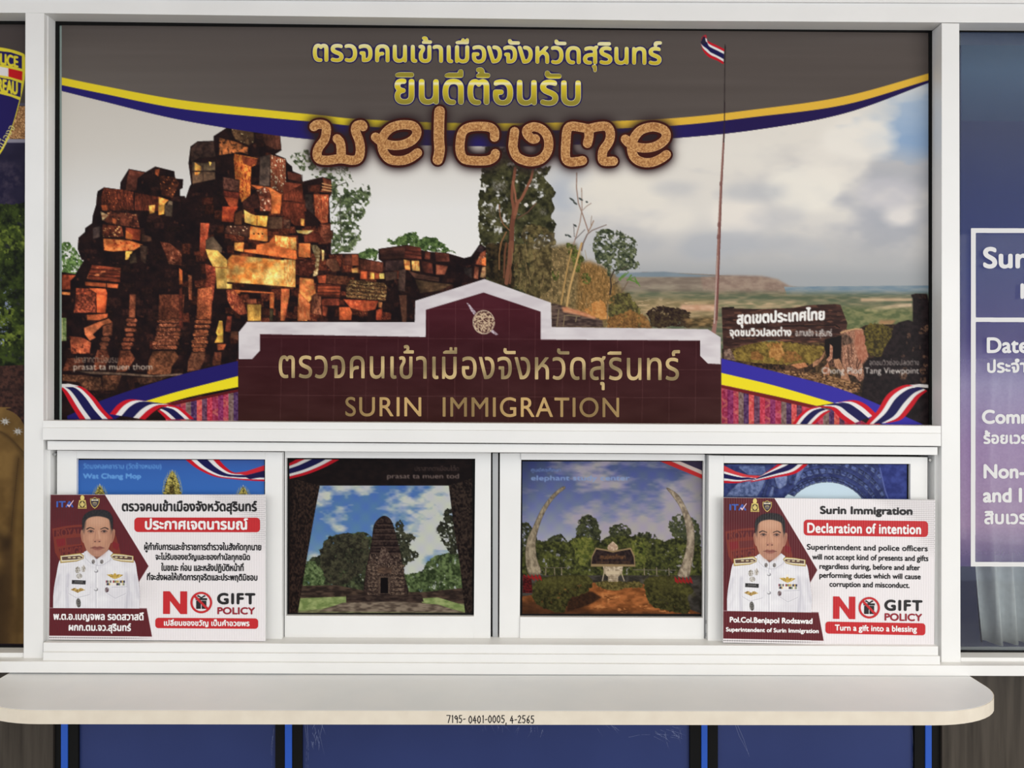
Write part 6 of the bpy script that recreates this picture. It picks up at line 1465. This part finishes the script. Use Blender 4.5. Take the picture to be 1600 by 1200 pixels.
# ================================================================== NEIGHBOURING WINDOWS
w6 = struct(bar('window_6', ([(-400, 36), (38.5, 37), (36, 1012), (-400, 1010)], 0.0015, 0.007), mat='glass_edge', bevel=0))
glazing('gasket', [(-402, 30), (40.5, 33), (37, 1021), (-402, 1018)], [(-395, 36), (60, 37.5), (60, 1010), (-395, 1004)], -0.002, parent=w6)
bo = Sheet(0.0).picture('bureau_poster', paint_bureau(), None, M['print'])
tag(bo, 'tall poster with police shield, trees and khaki uniform, in the window at far left', 'poster')

w7 = struct(bar('window_7', ([(1495, 46), (1960, 47), (1960, 1024), (1497, 1024)], 0.002, 0.007), bevel=0))
w7.data.materials[0] = glass_m
glazing('gasket', [(1493, 44), (1960, 45.5), (1960, 1030), (1495, 1028)], [(1488, 49.5), (1950, 52), (1950, 1019), (1488, 1017)], -0.002, parent=w7)
film_m = print_mat('see_through_blue_film', 0.5, 0.15)
_n = film_m.node_tree; _b = _n.nodes['Principled BSDF']; _o2 = _n.nodes['Material Output']
_m2 = _n.nodes.new('ShaderNodeMixShader'); _t2 = _n.nodes.new('ShaderNodeBsdfTransparent'); _t2.inputs[0].default_value = (1, 1, 1, 1); _m2.inputs[0].default_value = 0.40
_n.links.new(_b.outputs[0], _m2.inputs[1]); _n.links.new(_t2.outputs[0], _m2.inputs[2]); _n.links.new(_m2.outputs[0], _o2.inputs[0])
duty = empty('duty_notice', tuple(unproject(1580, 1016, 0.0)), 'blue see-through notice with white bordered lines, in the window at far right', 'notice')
shd = Sheet(0.0)
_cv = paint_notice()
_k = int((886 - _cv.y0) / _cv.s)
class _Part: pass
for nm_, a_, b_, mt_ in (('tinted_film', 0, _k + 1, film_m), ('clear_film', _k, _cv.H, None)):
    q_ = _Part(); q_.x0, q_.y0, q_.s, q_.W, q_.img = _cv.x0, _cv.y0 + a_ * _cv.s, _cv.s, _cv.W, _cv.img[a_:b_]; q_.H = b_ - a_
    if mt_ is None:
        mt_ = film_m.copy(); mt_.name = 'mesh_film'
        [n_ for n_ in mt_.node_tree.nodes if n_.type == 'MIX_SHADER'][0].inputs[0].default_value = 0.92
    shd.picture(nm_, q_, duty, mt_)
WHI = (226, 226, 226)
def strip(name, pts, col=WHI, lift=.0004):
    cv = Canvas(min(p[0] for p in pts) - 2, min(p[1] for p in pts) - 2, max(p[0] for p in pts) + 2, max(p[1] for p in pts) + 2, .9)
    m = np.zeros((cv.H, cv.W), np.float32); r = cv.mask([np.array(pts, float)]); m[r[1]] = r[0]
    return shd.cut(name, m, cv.x0, cv.y0, .9, col, duty, M['letter'], lift)
strip('border', [(1517, 356.5), (1925, 358.5), (1925, 365.5), (1524.5, 364), (1524.5, 496), (1925, 498), (1925, 505), (1524.5, 503), (1523.5, 878), (1925, 880), (1925, 887), (1516.5, 885)])
def natural(s, x0, y0, y1, fnt, k=1.02):
    a = np.vstack(outlines(s, fnt)); lo, hi = a.min(0), a.max(0)
    return (x0, y0, x0 + (y1 - y0) * k * (hi[0] - lo[0]) / (hi[1] - lo[1]), y1)
for s, x0, y0, y1, f, b in (('Surin', 1537, 387, 418.5, '', 1.3), ('I', 1595.5, 444, 466, '', 1.2), ('Date', 1542.5, 528, 551, '', .9), ('ประจำวัน', 1543, 561, 582, '', .8), ('Comm', 1535, 641, 661.5, '', 1.0), ('ร้อยเวร', 1537, 673, 693, '', .8),
                           ('Non-', 1537.5, 726, 747, '', 1.0), ('and I', 1536.5, 763, 784.5, '', 1.0), ('สิบเวร', 1538.5, 799, 818.5, '', .8)):
    shd.text(s, natural(s, x0, y0, y1, f, 1.14 if s == 'Surin' else 1.02), WHI, duty, b, f)
# pleated curtain and a tube lamp seen through that film
mb = MB()
V = []; F = []
nx, nz = 120, 24
z0, z1 = float(unproject(1550, 1005, 0.16)[2]), float(unproject(1550, 560, 0.16)[2])
xa, xb = float(unproject(1524, 880, 0.16)[0]), float(unproject(1524, 880, 0.16)[0]) + 0.55
for j in range(nz + 1):
    for i in range(nx + 1):
        t = i / nx; v = j / nz
        x = xa + (xb - xa) * t + 0.016 * (1 - v) ** 2 * (1 - t)
        V.append((x + 0.02 * (v ** 2) * (t - .2), 0.16 + 0.018 * math.sin(t * 2 * math.pi * 14 + 1.2 * math.sin(v * 3)) + 0.006 * math.sin(t * 61), z0 + (z1 - z0) * v))
for j in range(nz):
    for i in range(nx):
        a = j * (nx + 1) + i; F.append((a, a + 1, a + nx + 2, a + nx + 1))
me = bpy.data.meshes.new('curtain'); me.from_pydata(V, [], F); me.polygons.foreach_set('use_smooth', [True] * len(F))
cu = link('curtain', me, None, noisy('white_curtain_cloth', rgb(226, 228, 230), rgb(236, 238, 240), 80, 0.9, 0.05))
tag(cu, 'white pleated curtain hanging inside behind the blue see-through notice', 'curtain')
lamp_m = new_mat('lit_tube', (1, 1, 1)); lamp_m.node_tree.nodes['Principled BSDF'].inputs['Emission Color'].default_value = (1, .97, .92, 1); lamp_m.node_tree.nodes['Principled BSDF'].inputs['Emission Strength'].default_value = 2.5
lx0, lx1 = float(unproject(1500, 180, 1.585)[0]), float(unproject(1588, 180, 1.585)[0]); lz = float(unproject(1540, 180, 1.585)[2])
tube = empty('tube_lamp', ((lx0 + lx1) / 2, 1.6, lz), 'thin lit tube lamp on the office wall, seen through the blue notice', 'lamp')
def cyl(mb, a, b, r, n=10):
    a, b = Vector(a), Vector(b); d = (b - a).normalized(); u = d.orthogonal().normalized(); w = d.cross(u)
    ra = [tuple(a + (u * math.cos(t) + w * math.sin(t)) * r) for t in np.linspace(0, 2 * math.pi, n + 1)[:-1]]
    mb.prism(ra, [tuple(Vector(p) + (b - a)) for p in ra])
mb = MB(); cyl(mb, (lx0 - .5, 1.585, lz), (lx1, 1.585, lz), 0.007); mb.build('tube', lamp_m, tube)
mb = MB().box((lx0 - .5, 1.592, lz - .012), (lx1, 1.6, lz + .012)); mb.build('lamp_base', M['alu'], tube)

tl = bpy.data.lights.new('tube_glow', 'AREA'); tl.shape = 'RECTANGLE'; tl.size, tl.size_y = 0.9, 0.03; tl.energy = 26; tl.color = (1, .98, .94)
tlo = bpy.data.objects.new('tube_glow', tl); COL.objects.link(tlo); tlo.location = (lx0 + .1, 1.565, lz); tlo.rotation_euler = (math.radians(-400), 0, 0)

# ================================================================== SHELF
zt = float(unproject(800, 1054.6, -0.05)[2])
def shelf_outline():
    L, R, yf, yb, rx, ry = -0.905, 0.846, -0.2035, 0.0, 0.15, 0.105
    t = np.linspace(0, math.pi / 2, 14)
    pts = [(L, yb)] + [(L + rx - rx * math.cos(a), yf + ry - ry * math.sin(a)) for a in t]
    pts += [(R - rx + rx * math.sin(a), yf + ry - ry * math.cos(a)) for a in t] + [(R, yb)]
    return pts
so = shelf_outline()
shelf = empty('counter_shelf', (0, 0, zt - 0.023), 'long off-white shelf with rounded corners, fixed below the windows', 'shelf')
mb = MB(); mb.prism([(x, y, zt) for x, y in so], [(x, y, zt - 0.0225) for x, y in so]); mb.build('shelf_board', M['laminate'], shelf, 0)
eb = MB()
out = []
for i in range(len(so)):
    p, q = so[max(0, i - 1)], so[min(len(so) - 1, i + 1)]
    d = np.array(q) - p; n = np.array([d[1], -d[0]]); n /= max(1e-9, np.hypot(*n)); out.append((so[i][0] + n[0] * -.0 + n[0] * .0012, so[i][1] + n[1] * .0012))
for i in range(len(so) - 1):
    a, b, c, d = so[i], so[i + 1], out[i + 1], out[i]
    eb.prism([(*a, zt - .0004), (*b, zt - .0004), (*c, zt - .0004), (*d, zt - .0004)], [(*a, zt - .0223), (*b, zt - .0223), (*c, zt - .0223), (*d, zt - .0223)])
eb.build('edge_band', M['edge_band'], shelf, 0)
# handwritten stock number on the edge band
def handwriting():
    txt = '7195- 0401-0005, 4-2565'
    G = {'7': [[(0, 0), (1, 0), (.45, 1)]], '1': [[(.4, .1), (.6, 0), (.6, 1)]], '9': [[(.9, .3), (.5, 0), (.1, .25), (.5, .5), (.9, .3), (.85, 1)]], '5': [[(.9, 0), (.25, 0), (.2, .42), (.7, .42), (.9, .7), (.6, 1), (.1, .92)]], '-': [[(.15, .55), (.85, .5)]], '0': [[(.5, 0), (.12, .3), (.12, .75), (.5, 1), (.88, .75), (.88, .3), (.5, 0)]],
         '4': [[(.6, 0), (.05, .65), (.95, .62)], [(.65, .3), (.65, 1)]], ',': [[(.4, .95), (.2, 1.3)]], '2': [[(.1, .2), (.5, 0), (.9, .25), (.2, 1), (.95, .97)]], '6': [[(.8, 0), (.2, .5), (.2, .85), (.6, 1), (.9, .75), (.6, .5), (.2, .7)]], ' ': []}
    W_ = {',': .5, ' ': .55, '-': .75, '1': .75}
    x = 0; st = []
    rs = random.Random(4)
    for ch in txt:
        w = W_.get(ch, 1.0); j = rs.uniform(-.05, .05)
        for s_ in G[ch]: st.append([(x + px * w * .8, py + j) for px, py in s_])
        x += w
    return st, x
st, wtot = handwriting()
yfr = -0.2035 - .0014
xl, xr = float(unproject(697, 1119, yfr)[0]), float(unproject(835, 1119, yfr)[0])
cvh = Canvas(0, 0, 140, 22, .4); k = 138 / wtot
polys = [q for s_ in st for q in stroke_polys([(1 + px * k, 4 + py * 11.5) for px, py in s_], 1.5)]
m = np.zeros((cvh.H, cvh.W), np.float32); r = cvh.mask(polys); m[r[1]] = r[0]
Vv, Ff = iso(m)
kx = (xr - xl) / 138
vv = np.stack([xl + Vv[:, 0] * .4 * kx, np.full(len(Vv), yfr), zt - .0035 - Vv[:, 1] * .4 * .00103], 1)
hw = link('handwritten_number', mesh_np('handwritten_number', vv, [f[:, ::-1] for f in Ff]), shelf, M['marker'])

# ================================================================== BLUE PANELS UNDER THE SHELF
def blue_panel(x0, x1, g0, g1, label):
    root = empty('blue_panel', tuple(unproject((x0 + x1) / 2, 1840, 0.012)), label, 'panel', 'blue panels under the shelf')
    bar('panel_face', ([(x0 - 1, 1040), (x1 + 1, 1040), (x1 + 1, 1840), (x0 - 1, 1840)], 0.012, 0.018), mat='blue', parent=root, bevel=0)
    bar('gasket', ([(g0, 1040), (x0, 1040), (x0, 1840), (g0, 1840)], 0.006, 0.018), mat='gasket', parent=root)
    bar('gasket', ([(x1, 1040), (g1, 1040), (g1, 1840), (x1, 1840)], 0.006, 0.018), mat='gasket', parent=root)
    return root
pa = blue_panel(122, 430, 105.7, 444.7, 'narrow blue panel under the left end of the shelf, nearest the left wood wall')
pb = blue_panel(472, 1078, 456.3, 1095.6, 'wide blue panel under the middle of the shelf with torn clear tape along its top')
pc_ = blue_panel(1122, 1429, 1105.8, 1445.6, 'narrow blue panel under the right end of the shelf, nearest the right wood wall')
for nm, a, b in (('rubber_strip', 82.2, 94.8), ('rubber_strip', 1456.2, 1471.5)):
    o = bar('trim_17' if a < 100 else 'trim_18', ([(a, 1040), (b, 1040), (b, 1840), (a, 1840)], 0.006, 0.05), mat='gasket'); struct(o)
rs = random.Random(8)
shp = Sheet(0.0118)
def tape(lines, parent, w=.7):
    polys = [q for l in lines for q in stroke_polys(l, w, w * .5)]
    a = np.vstack(polys); cv = Canvas(a[:, 0].min() - 1, a[:, 1].min() - 1, a[:, 0].max() + 1, a[:, 1].max() + 1, .5)
    m = np.zeros((cv.H, cv.W), np.float32); r = cv.mask(polys); m[r[1]] = r[0]
    shp.cut('torn_tape', m, cv.x0, cv.y0, .5, (110, 120, 160), parent, M['letter'], .0002)
def scribble(x0, y0, x1, y1, n, ang):
    out = []
    for _ in range(n):
        x, y = rs.uniform(x0, x1), rs.uniform(y0, y1); L = rs.uniform(6, 20); a = ang + rs.uniform(-.5, .5)
        out.append([(x, y), (x + L * .5 * math.cos(a) + rs.uniform(-1, 1), y + L * .5 * math.sin(a)), (x + L * math.cos(a), y + L * math.sin(a))])
    return out
tape(scribble(485, 1128, 505, 1160, 14, 1.6) + [[(476, 1128), (480, 1160), (478, 1200)], [(480, 1128), (482, 1170), (481, 1205)], [(505, 1128), (500, 1150), (507, 1180)]], pb)
tape(scribble(735, 1128, 790, 1140, 10, 1.2), pb, .5)
tape(scribble(800, 1132, 850, 1142, 12, 1.7), pb, .5)
tape(scribble(915, 1128, 965, 1138, 9, .7), pb, .5)
tape(scribble(1020, 1134, 1060, 1152, 16, .3) + scribble(1030, 1140, 1062, 1160, 8, 1.2) + [[(982, 1152), (1000, 1148), (1045, 1147)]], pb, .6)
tape([[(1148, 1130), (1155, 1150), (1170, 1178)], [(1152, 1132), (1162, 1155), (1171, 1183)]], pc_, .8)
tape([[(428, 1138), (425, 1170), (424, 1205)], [(426, 1150), (422, 1180)]], pa, .6)
tape([[(1425, 1140), (1427, 1170), (1425, 1205)]], pc_, .8)
